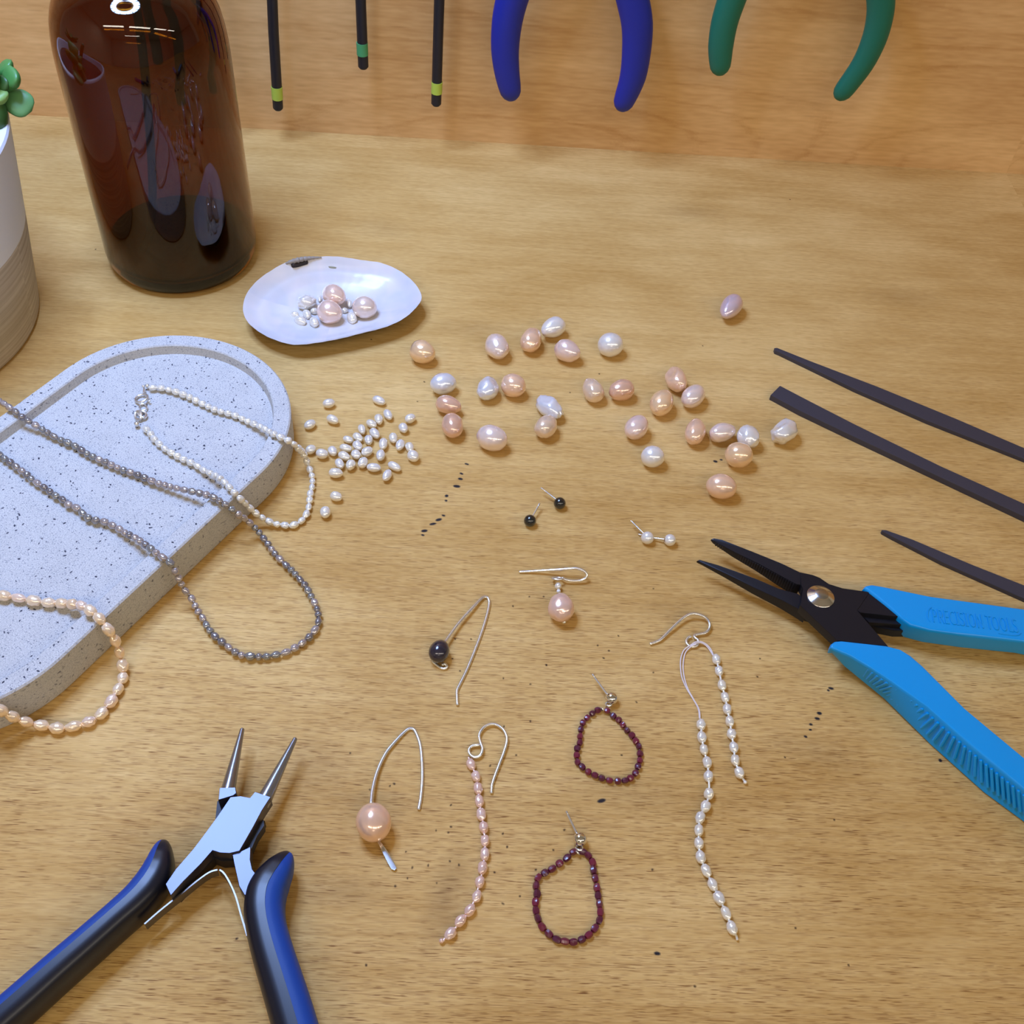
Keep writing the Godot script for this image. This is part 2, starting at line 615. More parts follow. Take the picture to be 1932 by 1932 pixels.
func build_bench() -> void:
	var im := veneer(2048, 2048, 11, rgb(222, 184, 118), rgb(176, 130, 64), rgb(122, 82, 38), 0.0, 0.0, 0.0)
	# ink marks, nicks and crumbs on the wood; four texels to the millimetre
	var ink := rgb(30, 28, 36)
	for p in INK:
		stain(im, (p[0].x + 256.0) * 4.0, (p[0].z + 481.0) * 4.0, p[1] * 1.25, p[2] * 1.2, p[3], ink, 0.92)
	for p in CRUMBS:
		stain(im, (p.x + 256.0) * 4.0, (p.z + 481.0) * 4.0, rng.randf_range(1.2, 2.2), rng.randf_range(1.0, 1.5), rng.randf() * 3.0, rgb(52, 34, 20), 0.85, 0.6)
	for p in SMUDGES:
		stain(im, (p[0].x + 256.0) * 4.0, (p[0].z + 481.0) * 4.0, p[1], p[2], p[3], rgb(120, 92, 58), p[4], 1.0)
	var top := textured(im, 0.6, 0.24)
	# fine pores over the broad figure, more of them toward the front edge
	var fine := grain_tile(2048, 91)
	fine.generate_mipmaps()
	top.detail_enabled = true
	top.detail_blend_mode = BaseMaterial3D.BLEND_MODE_MUL
	top.detail_uv_layer = BaseMaterial3D.DETAIL_UV_2
	top.detail_albedo = ImageTexture.create_from_image(fine)
	var share := Image.create(4, 64, false, Image.FORMAT_RGB8)
	for y in 64:
		for x in 4:
			var k := lerpf(0.22, 1.0, smoothstep(8.0, 46.0, y))
			share.set_pixel(x, y, Color(k, k, k))
	top.detail_mask = ImageTexture.create_from_image(share)
	var o := thing("workbench", "pale plywood workbench top with fine grain, ink marks and dark crumbs", "workbench", v(0, -750, -170))
	put("worktop", shape().box(v(-700, -22, -498), v(800, 0, 140), 0.5).mesh(origin, 42.0, "xz", Vector2(-256, -481), Vector2(512, 512), 230.0), top, o)
	var leg := mat(rgb(176, 132, 84), 0.6)
	for x in [-640, 740]:
		for z in [-440, 100]:
			part("leg", shape().box(v(x - 30, -750, z - 30), v(x + 30, -22, z + 30), 2.0), leg, o)

var INK := [
	[v(-2.35, 0.00, -265.87), 3.0, 1.4, 0.3], [v(-4.04, 0.00, -261.13), 2.6, 1.5, 0.4], [v(-4.30, 0.00, -258.57), 3.2, 2.0, 0.2], [v(-5.44, 0.00, -254.98), 4.6, 2.4, 0.1],
	[v(-8.71, 0.00, -250.31), 2.2, 2.4, 0.9], [v(-8.79, 0.00, -248.10), 1.8, 1.6, 0.3], [v(-9.34, 0.00, -241.32), 2.4, 1.4, 0.3], [v(-10.85, 0.00, -239.33), 4.2, 2.2, -0.4], [v(-12.71, 0.00, -237.33), 4.4, 1.8, -0.3],
	[v(-15.36, 0.00, -234.13), 4.0, 2.2, -0.2], [v(-15.77, 0.00, -232.26), 2.2, 1.2, 0.2], [v(112.42, 0.00, -178.83), 3.2, 1.6, 0.2], [v(111.45, 0.00, -178.04), 1.6, 1.2, 0.2],
	[v(107.22, 0.00, -169.89), 2.8, 2.0, 0.1], [v(106.25, 0.00, -168.03), 3.0, 1.8, 0.2], [v(103.96, 0.00, -165.95), 2.0, 1.4, 0.1], [v(103.49, 0.00, -164.15), 1.8, 1.2, 0.1], [v(101.66, 0.00, -161.77), 2.0, 1.4, 0.4],
	[v(140.55, 0.00, -155.61), 2.0, 2.0, 0.1], [v(40.08, 0.00, -138.94), 4.6, 2.2, -0.3], [v(87.44, 0.00, -273.17), 3.0, 2.0, 0.3], [v(89.68, 0.00, -274.12), 2.0, 1.4, 0.2], [v(52.52, 0.00, -97.52), 3.0, 1.8, 0.1],
]
var CRUMBS := [
	v(24.50, 0.00, -208.94), v(19.89, 0.00, -208.69), v(14.65, 0.00, -204.63), v(47.88, 0.00, -194.92), v(41.20, 0.00, -191.00), v(44.59, 0.00, -189.21), v(42.82, 0.00, -186.39), v(1.78, 0.00, -191.38), v(-3.13, 0.00, -191.13), v(-3.62, 0.00, -183.91), v(-1.17, 0.00, -179.65), v(12.03, 0.00, -177.65), v(25.08, 0.00, -183.01),
	v(52.02, 0.00, -171.20), v(57.94, 0.00, -181.93), v(12.44, 0.00, -161.19), v(-19.05, 0.00, -141.06), v(-17.93, 0.00, -141.75), v(-24.52, 0.00, -139.72), v(-1.83, 0.00, -136.02), v(-5.50, 0.00, -128.46), v(-2.17, 0.00, -127.98), v(-1.53, 0.00, -129.68), v(8.72, 0.00, -148.41), v(16.08, 0.00, -152.06), v(13.87, 0.00, -124.50),
	v(12.66, 0.00, -128.23), v(10.59, 0.00, -117.32), v(1.09, 0.00, -119.02), v(-1.35, 0.00, -119.96), v(-4.54, 0.00, -113.92), v(-7.05, 0.00, -118.59), v(-13.22, 0.00, -122.18), v(-11.22, 0.00, -117.86), v(-12.26, 0.00, -114.94), v(-15.28, 0.00, -112.70), v(12.97, 0.00, -109.02), v(26.35, 0.00, -124.06), v(29.49, 0.00, -129.93),
	v(25.08, 0.00, -183.01), v(20.20, 0.00, -163.29), v(46.55, 0.00, -153.35), v(91.83, 0.00, -188.61), v(90.07, 0.00, -181.95), v(94.38, 0.00, -154.69), v(105.37, 0.00, -135.75), v(60.37, 0.00, -214.10), v(-53.84, 0.00, -97.92), v(20.21, 0.00, -175.98), v(21.59, 0.00, -118.43), v(7.86, 0.00, -129.88), v(-31.13, 0.00, -150.73),
	v(-20.02, 0.00, -307.69), v(-21.89, 0.00, -296.73), v(89.58, 0.00, -337.41), v(47.06, 0.00, -317.34), v(35.44, 0.00, -305.92), v(-42.26, 0.00, -330.66), v(-161.56, 0.00, -378.91), v(142.49, 0.00, -446.66), v(17.39, 0.00, -111.13), v(52.95, 0.00, -119.54), v(61.41, 0.00, -89.73), v(-20.89, 0.00, -92.42), v(89.44, 0.00, -105.15), v(101.68, 0.00, -96.10),
]
var SMUDGES := [
	[v(-2.00, 0.00, -110.48), 26.0, 70.0, 0.25, 0.3], [v(-29.58, 0.00, -110.95), 60.0, 22.0, 0.0, 0.22], [v(104.06, 0.00, -156.47), 70.0, 26.0, 0.3, 0.16], [v(-0.94, 0.00, -340.53), 90.0, 30.0, 0.0, 0.14], [v(93.38, 0.00, -431.35), 80.0, 40.0, 0.0, 0.14],
	[v(-44.75, 0.00, -405.44), 70.0, 40.0, 0.2, 0.12], [v(50.05, 0.00, -140.93), 100.0, 30.0, 0.1, 0.12], [v(-39.45, 0.00, -145.42), 60.0, 40.0, 0.0, 0.16], [v(179.49, 0.00, -376.55), 90.0, 36.0, 0.0, 0.12], [v(66.26, 0.00, -205.92), 60.0, 24.0, 0.0, 0.12],
]

# ---------------------------------------------------------------- the tray
const TRAY_C := Vector3(-107.8, 0, -266.7)
const TRAY_A := 2.1033
const TRAY_L := 86.9
const TRAY_R := 44.3
const TRAY_H := 14.1
const TRAY_FLOOR := 10.4

func stadium(r: float, y: float, n := 40) -> Array:
	var out := []
	var u := v(cos(TRAY_A), 0, sin(TRAY_A))
	var w := v(-u.z, 0, u.x)
	for k in 2:
		var c := TRAY_C + u * (TRAY_L if k == 0 else 0.0)
		for i in range(n + 1):
			var a := -PI / 2 + PI * i / n + PI * k
			out.append(c + u * (cos(a) * r) + w * (sin(a) * r) + v(0, y, 0))
	return out

func build_tray() -> void:
	var im := Image.create(1024, 1024, false, Image.FORMAT_RGB8)
	var grain := noise_bytes(1024, 1024, 1.0, 1.0, 0.22, 5, 2)
	var cloud := noise_bytes(1024, 1024, 4.0, 4.0, 0.03, 6, 3)
	for y in 1024:
		for x in 1024:
			var k := 0.745 + (grain[y * 1024 + x] - 128) * 0.0009 + (cloud[y * 1024 + x] - 128) * 0.00012
			im.set_pixel(x, y, Color(k, k * 0.98, k * 0.95))
	for i in 11000:
		stain(im, rng.randf() * 1024, rng.randf() * 1024, rng.randf_range(1.0, 2.4), rng.randf_range(0.9, 1.6), rng.randf() * 3.1, rgb(70, 74, 90), rng.randf_range(0.3, 0.95), 0.6)
	for i in 620:
		stain(im, rng.randf() * 1024, rng.randf() * 1024, rng.randf_range(2.4, 6.0), rng.randf_range(1.6, 3.2), rng.randf() * 3.1, rgb(28, 28, 44), rng.randf_range(0.65, 1.0), 0.4)
	var m := textured(im, 0.75, 0.35)
	m.uv1_triplanar = true
	m.uv1_world_triplanar = true
	m.uv1_scale = Vector3.ONE * 9.0
	var rings := [stadium(TRAY_R - 0.9, 0), stadium(TRAY_R - 0.2, 0.5), stadium(TRAY_R, 2.0), stadium(TRAY_R, TRAY_H - 0.5), stadium(TRAY_R - 0.5, TRAY_H), stadium(TRAY_R - 5.6, TRAY_H), stadium(TRAY_R - 6.0, TRAY_H - 0.4), stadium(TRAY_R - 6.5, TRAY_FLOOR)]
	var o := lone("tray", shape().skin(rings), m, "speckled white terrazzo tray with rounded ends and a raised rim", "tray", TRAY_C, "", 30.0)
	o.rotation = Vector3.ZERO

# ---------------------------------------------------------------- bottle and pot
func build_bottle() -> void:
	var c := v(-124.9, 0, -378.9)
	var o := thing("bottle", "round shouldered amber glass bottle standing beside the potted plant", "bottle", c)
	var glass := mat(rgb(148, 90, 14), 0.0, 0.0, 0.29)
	glass.transparency = BaseMaterial3D.TRANSPARENCY_ALPHA
	glass.albedo_color.a = 0.0
	glass.refraction_enabled = true
	glass.refraction_scale = 0.05
	var outer := [Vector2(0, 2.2), Vector2(18, 1.6), Vector2(25.5, 0.0), Vector2(27.5, 0.5), Vector2(29.3, 2.2), Vector2(30.3, 5.5), Vector2(30.5, 9), Vector2(30.5, 50), Vector2(30.5, 86), Vector2(30.3, 91), Vector2(29.8, 96), Vector2(28.9, 101), Vector2(27.5, 105), Vector2(25.6, 108.5), Vector2(23.2, 111.2), Vector2(19.4, 113.6), Vector2(15.6, 115.6), Vector2(12.8, 119), Vector2(11.6, 125), Vector2(11.5, 136)]
	var inner := [Vector2(9.0, 136), Vector2(9.0, 125), Vector2(10.2, 119), Vector2(14.6, 114.4), Vector2(18.8, 112.3), Vector2(22.6, 109.8), Vector2(25.4, 105.6), Vector2(27.4, 101.4), Vector2(28.6, 97), Vector2(29.3, 92), Vector2(29.6, 87), Vector2(29.6, 50), Vector2(29.6, 10), Vector2(28.6, 7), Vector2(24.5, 5), Vector2(18, 4.6), Vector2(0, 5.0)]
	part("glass_body", shape().lathe(c, outer + inner, 96), glass, o, 50.0)
	part("base_shade_disc", shape().lathe(c, [Vector2(0, 5.4), Vector2(20, 5.2), Vector2(28.2, 7.2), Vector2(29.3, 9.4), Vector2(29.0, 9.6), Vector2(0, 9.6)], 64), mat(rgb(30, 15, 6), 0.08), o)  # opaque dark disc added for the shaded base; the bottle is empty
	part("dip_tube", shape().tube(smooth([c + v(2, 150, 0), c + v(1, 100, 1), c + v(-3, 50, 5), c + v(-8, 20, 9), c + v(-13, 9.0, 12)], 2.0), 1.6, 14), mat(rgb(46, 30, 34), 0.35), o)
	var cap := mat(rgb(24, 24, 26), 0.45)
	part("collar", shape().lathe(c, [Vector2(12.2, 126), Vector2(15.6, 126), Vector2(16, 127), Vector2(16, 146), Vector2(14, 148), Vector2(0, 148)], 40), cap, o)
	part("spray_head", shape().lathe(c, [Vector2(0, 148), Vector2(9, 148), Vector2(9, 166), Vector2(7.5, 168), Vector2(0, 168)], 30), cap, o)

func build_pot() -> void:
	var c := v(-226.7, 0, -325.0)
	var o := thing("potted_succulent", "green succulent in a white pot with a streaked beige lower half", "plant", c)
	var split := 40.0
	var im := Image.create(512, 512, false, Image.FORMAT_RGB8)
	var st := noise_bytes(512, 512, 32.0, 1.0, 0.1, 31, 3)
	var st2 := noise_bytes(512, 512, 12.0, 2.0, 0.03, 32, 2)
	for y in 512:
		for x in 512:
			var t := clampf(0.45 + (st[y * 512 + x] - 128) * 0.005 + (st2[y * 512 + x] - 128) * 0.0012, 0, 1)
			im.set_pixel(x, y, rgb(206, 194, 176).lerp(rgb(166, 150, 130), t))
	var beige := textured(im, 0.7, 0.35)
	beige.uv1_triplanar = true
	beige.uv1_scale = Vector3(5, 9, 5)
	var white := mat(rgb(226, 226, 230), 0.45)
	var R0 := 56.0
	var prof := func(y: float) -> float: return R0 + y * 0.121
	part("pot_base", shape().lathe(c, [Vector2(0, 0.6), Vector2(53, 0.0), Vector2(R0 - 0.8, 0.5), Vector2(R0, 2), Vector2(prof.call(split), split), Vector2(prof.call(split) - 3, split), Vector2(0, split)], 90), beige, o, 30.0)
	part("pot_rim", shape().lathe(c, [Vector2(0, split), Vector2(prof.call(split), split), Vector2(prof.call(76.0), 76), Vector2(prof.call(77.0) - 0.6, 77), Vector2(prof.call(77.0) - 3.4, 77), Vector2(prof.call(76.0) - 4, 76), Vector2(prof.call(62.0) - 4, 62), Vector2(0, 62)], 90), white, o, 30.0)
	part("soil", shape().lathe(c, [Vector2(0, 62), Vector2(59, 62), Vector2(59, 67), Vector2(30, 68.5), Vector2(0, 69)], 40), mat(rgb(58, 44, 34), 0.95), o)
	# fleshy leaves: base point, tip point, half width, half thickness, tone
	var greens := [mat(rgb(72, 128, 62), 0.42), mat(rgb(96, 150, 92), 0.4), mat(rgb(52, 92, 40), 0.45), mat(rgb(132, 170, 92), 0.42)]
	for g in greens:
		g.subsurf_scatter_enabled = false
	var stem := mat(rgb(104, 128, 70), 0.6)
	var crown := c + v(32, 100, 6)
	part("stem", shape().tube(smooth([c + v(10, 66, 0), c + v(20, 84, 4), crown], 3.0), 3.6, 10), stem, o)
	part("stem", shape().tube(smooth([c + v(-14, 66, -8), c + v(-22, 96, -10)], 3.0), 3.6, 10), stem, o)
	var leaves := LEAVES.duplicate()
	for i in 9:
		var w := TAU * i / 9.0 + 0.3
		leaves.append([c + v(-22, 94, -10), c + v(-22 + cos(w) * 26, 100 + 6 * sin(i * 2.0), -10 + sin(w) * 26), 7.0, 3.0, i % 4, 0.3])
	for l in leaves:
		part("leaf", leaf(l[0], l[1], l[2], l[3], l[5]), greens[l[4]], o, 80.0)

# a spoon-shaped fleshy leaf from a to b; roll turns its face
func leaf(a: Vector3, b: Vector3, half_w: float, half_t: float, roll: float) -> Shape:
	var t := (b - a).normalized()
	var side := t.cross(Vector3.UP).normalized().rotated(t, roll)
	var up := side.cross(t)
	var l := a.distance_to(b)
	var rings := [[a]]
	for k in range(1, 14):
		var s := k / 14.0
		var w := half_w * (0.3 + 0.7 * smoothstep(0.0, 0.55, s)) * sqrt(maxf(0.0, 1.0 - pow(maxf(0.0, (s - 0.62) / 0.38), 2.4)))
		var th := half_t * (0.55 + 0.45 * sin(PI * s)) * sqrt(maxf(0.02, 1.0 - pow(maxf(0.0, (s - 0.7) / 0.3), 2.5)))
		var ring := []
		for i in 16:
			var q := TAU * i / 16.0
			var x := cos(q)
			var y := sin(q)
			ring.append(a + t * (l * s) + side * (w * x) + up * (th * y * (0.75 if y > 0 else 1.1) + 0.16 * w * x * x + l * 0.10 * s * s))
		rings.append(ring)
	rings.append([a + t * l + up * (l * 0.10)])
	return shape().skin(rings)

var LEAVES := [
	[v(-167.52, 84.00, -350.96), v(-157.62, 78.00, -348.89), 4.8, 3.2, 1, 0.6],
	[v(-164.66, 86.00, -348.24), v(-159.26, 92.00, -351.11), 4.3, 2.6, 0, 0.3],
	[v(-167.64, 88.00, -350.56), v(-162.53, 92.00, -356.62), 3.5, 2.2, 0, -0.3],
	[v(-165.86, 86.00, -343.10), v(-166.77, 72.00, -342.64), 5.6, 2.6, 2, 0.35],
	[v(-168.45, 89.00, -350.71), v(-161.53, 88.00, -346.26), 2.5, 2.0, 2, 0.9],
	[v(-168.08, 86.00, -345.67), v(-162.81, 85.00, -342.50), 3.4, 2.4, 3, 0.2],
	[v(-170.48, 88.00, -347.31), v(-174.40, 96.00, -345.60), 7.0, 3.2, 1, 0.2], [v(-169.36, 88.00, -343.87), v(-177.28, 86.00, -339.61), 7.0, 3.2, 0, 0.2], [v(-170.45, 86.00, -345.38), v(-173.74, 78.00, -337.20), 7.0, 3.2, 2, 0.2], [v(-170.14, 88.00, -347.35), v(-166.57, 98.00, -349.89), 7.0, 3.2, 3, 0.2],
]

# ---------------------------------------------------------------- tools hanging on the board
func build_wall_tools() -> void:
	var rail := mat(rgb(120, 122, 126), 0.4, 0.8)
	lone("tool_rail", shape().box(v(-330, 150, -481), v(330, 180, -474), 1.0), rail, "flat steel rail on the plywood board that the tools hang from", "rail", v(0, 150, -478))
	var steel := mat(rgb(46, 46, 54), 0.42, 0.55)
	var lime := mat(rgb(176, 198, 74), 0.55)
	var green := mat(rgb(70, 150, 96), 0.55)
	var rows := [
		["slim dark file hanging nearest the bottle, lime band near its end", [v(-94.54, 76.02, -470.00), v(-96.05, 53.27, -470.00), v(-97.73, 17.68, -470.00)], v(-97.27, 28.03, -470.00), v(-97.52, 22.12, -470.00), lime],
		["shortest slim dark hanging file, with a green band", [v(-57.19, 78.39, -470.00), v(-57.33, 60.41, -470.00), v(-57.42, 40.11, -470.00)], v(-57.52, 51.01, -470.00), v(-57.53, 45.48, -470.00), green],
		["slim dark hanging file beside the blue handles, lime band near its end", [v(-23.47, 80.53, -470.00), v(-23.96, 57.89, -470.00), v(-24.66, 24.51, -470.00)], v(-24.35, 35.02, -470.00), v(-24.50, 29.68, -470.00), lime],
	]
	for r in rows:
		var p: Array = r[1]
		var o := thing("needle_file", r[0], "file", p[2], "files hanging on the board")
		var dir: Vector3 = (p[0] - p[1]).normalized()
		part("shank", shape().tube([p[2], p[1], p[0], p[0] + dir * 60.0, p[0] + dir * 110.0], [2.35, 2.3, 2.3, 2.3, 1.6], 14), steel, o)
		part("color_band", shape().tube([r[2], r[3]], 2.55, 14, false), r[4], o)
	var hidden := [
		["slim dark file hanging behind the amber bottle, farthest left of the three seen through it", [v(-148.77, 72.57, -470.00), v(-149.08, 54.54, -470.00), v(-149.15, 39.35, -470.00)]],
		["slim dark file hanging behind the amber bottle, middle of the three seen through it", [v(-138.00, 73.25, -470.00), v(-138.81, 50.53, -470.00), v(-140.00, 18.34, -470.00)]],
		["slim dark file hanging behind the amber bottle, nearest the bottle's right side", [v(-121.41, 74.31, -470.00), v(-121.49, 53.98, -470.00), v(-121.85, 25.17, -470.00)]],
	]
	for r in hidden:
		var p: Array = r[1]
		var o := thing("needle_file", r[0], "file", p[2], "files hanging on the board")
		var dir: Vector3 = (p[0] - p[1]).normalized()
		part("shank", shape().tube([p[2], p[1], p[0], p[0] + dir * 60.0, p[0] + dir * 110.0], [2.35, 2.3, 2.3, 2.3, 1.6], 14), steel, o)
	hung_pliers("pliers with thick dark blue dipped handles hanging on the board", rgb(14, 34, 144), v(0, 0, 0), [
		[v(25.35, 142.64, -464.00), 8.00], [v(20.99, 124.14, -464.00), 9.20], [v(15.89, 104.31, -464.00), 8.40], [v(10.74, 88.44, -464.00), 7.40], [v(7.63, 78.07, -464.00), 6.90], [v(5.78, 67.20, -464.00), 6.60], [v(5.50, 55.57, -464.00), 6.20], [v(6.75, 45.55, -464.00), 5.70], [v(8.64, 37.26, -464.00), 5.00]],
		[[v(28.14, 142.82, -464.00), 8.00], [v(36.62, 125.12, -464.00), 9.20], [v(46.12, 106.22, -464.00), 8.40], [v(53.80, 91.18, -464.00), 7.40], [v(57.74, 80.61, -464.00), 7.00], [v(61.37, 69.62, -464.00), 6.80], [v(62.83, 58.07, -464.00), 6.40], [v(62.94, 45.99, -464.00), 5.90], [v(60.85, 35.33, -464.00), 4.90]])
	hung_pliers("pliers with slim dark green dipped handles hanging on the board", rgb(6, 104, 84), v(0, 0, 0), [
		[v(112.00, 148.04, -464.00), 7.60], [v(108.55, 127.74, -464.00), 8.00], [v(104.20, 105.83, -464.00), 7.20], [v(100.95, 90.97, -464.00), 6.40], [v(99.63, 82.62, -464.00), 6.10], [v(98.59, 72.46, -464.00), 5.80], [v(99.04, 62.52, -464.00), 5.50], [v(100.35, 54.98, -464.00), 4.80]],
		[[v(115.57, 148.27, -464.00), 7.60], [v(131.17, 129.16, -464.00), 8.00], [v(147.96, 108.60, -464.00), 7.20], [v(157.73, 95.65, -464.00), 6.20], [v(162.10, 86.16, -464.00), 5.90], [v(164.08, 77.78, -464.00), 5.70], [v(164.45, 68.60, -464.00), 5.50], [v(162.80, 58.04, -464.00), 5.10], [v(158.40, 46.44, -464.00), 4.60]])

func hung_pliers(label: String, col: Color, _at: Vector3, left: Array, right: Array) -> void:
	var joint: Vector3 = (left[0][0] + right[0][0]) * 0.5 + v(0, 4, 0)
	var o := thing("pliers", label, "pliers", left[left.size() - 1][0], "pliers hanging on the board")
	var grip := mat(col, 0.48)
	var steel := mat(rgb(150, 152, 158), 0.3, 0.9)
	for side in [left, right]:
		var pts := []
		var rad := []
		for p in side:
			pts.append(p[0])
			rad.append(p[1])
		var fine := []
		var fr := []
		for i in range(pts.size() - 1):
			for k in 4:
				var t := k / 4.0
				fine.append((pts[i] as Vector3).cubic_interpolate(pts[i + 1], pts[maxi(i - 1, 0)], pts[mini(i + 2, pts.size() - 1)], t))
				fr.append(lerpf(rad[i], rad[i + 1], t))
		fine.append(pts[pts.size() - 1])
		fr.append(rad[rad.size() - 1])
		# a domed end
		var e: Vector3 = (fine[fine.size() - 1] - fine[fine.size() - 3]).normalized()
		var last: Vector3 = fine[fine.size() - 1]
		var lr: float = fr[fr.size() - 1]
		for k in range(1, 5):
			fine.append(last + e * (lr * 1.25 * sin(k * PI / 8.2)))
			fr.append(lr * cos(k * PI / 8.2))
		var limb := shape().tube(fine, fr, 22, false)
		limb.moved(Transform3D(Basis.from_scale(v(1, 1, 0.72)), v(0, 0, -464 * 0.28)))
		part("handle", limb, grip, o)
	part("joint", shape().tube([joint + v(0, -6, 0), joint + v(0, 2, 0), joint + v(0, 10, 0)], [5.0, 6.5, 5.0], 16), steel, o)
	for s in [-1.0, 1.0]:
		part("jaw", shape().tube([joint + v(s * 2.2, 8, 0), joint + v(s * 2.0, 20, 0), joint + v(s * 1.2, 36, 0)], [2.6, 2.1, 1.0], 12), steel, o)

# ---------------------------------------------------------------- files on the bench
func build_files() -> void:
	var im := Image.create(256, 256, false, Image.FORMAT_RGB8)
	for y in 256:
		for x in 256:
			var d := 0.5 + 0.5 * sin((x + y) * 0.785)
			im.set_pixel(x, y, Color(0.5 + d * 0.5, 0, 0))
	var steel := mat(rgb(72, 70, 80), 0.5, 0.45)
	steel.heightmap_enabled = false
	bar("needle_file", "dark tapered flat file with a pointed tip, farthest of the three on the bench",
		[v(118.14, 1.90, -335.99), v(119.25, 1.90, -336.25), v(131.75, 1.90, -329.06), v(155.81, 1.90, -316.01), v(182.68, 1.90, -300.03), v(204.74, 1.90, -286.03), v(225.92, 1.90, -272.58)],
		[v(118.24, 1.90, -334.55), v(119.72, 1.90, -333.70), v(131.12, 1.90, -325.39), v(146.25, 1.90, -314.23), v(170.99, 1.90, -298.34), v(203.03, 1.90, -280.44), v(224.34, 1.90, -268.02)], 1.9, steel)
	bar("needle_file", "dark flat file with a square end, middle of the three on the bench",
		[v(116.55, 2.60, -312.74), v(116.86, 2.60, -312.77), v(127.35, 2.60, -304.62), v(141.92, 2.60, -293.55), v(169.97, 2.60, -273.55), v(195.63, 2.60, -257.14), v(215.53, 2.60, -243.65)],
		[v(112.24, 2.60, -307.34), v(112.61, 2.60, -307.07), v(122.38, 2.60, -299.31), v(138.47, 2.60, -288.25), v(164.07, 2.60, -271.04), v(193.77, 2.60, -251.06), v(213.34, 2.60, -237.36)], 2.6, steel)
	bar("needle_file", "dark tapered file with a needle-sharp tip pointing above the blue handles",
		[v(141.58, 1.80, -242.40), v(143.06, 1.80, -242.37), v(151.45, 1.80, -238.65), v(168.96, 1.80, -228.98), v(184.90, 1.80, -220.90), v(204.28, 1.80, -210.24)],
		[v(141.64, 1.80, -241.81), v(144.48, 1.80, -239.61), v(153.49, 1.80, -233.36), v(159.24, 1.80, -229.33), v(183.21, 1.80, -215.34), v(202.05, 1.80, -203.83)], 1.8, steel)

func bar(called: String, label: String, far: Array, near: Array, h: float, m: Material) -> void:
	var outline := far.duplicate()
	var back := near.duplicate()
	back.reverse()
	outline.append_array(back)
	var o := thing(called, label, "file", (far[0] + near[0]) * 0.5 * v(1, 0, 1), "files on the bench")
	part("blade", shape().slab(outline, 0.0, h, 0.18), m, o, 25.0)
	var end: Vector3 = (far[far.size() - 1] + near[near.size() - 1]) * 0.5
	var dir: Vector3 = (end - (far[far.size() - 2] + near[near.size() - 2]) * 0.5).normalized()
	part("handle", shape().tube([end - dir * 1.0 + v(0, -h + 2.0, 0), end + dir * 60.0 + v(0, -h + 2.0, 0)], 2.0, 12), m, o)

# ---------------------------------------------------------------- needle-nose pliers with blue sleeves
func plate(rings: Array) -> Shape:
	return shape().skin(rings)

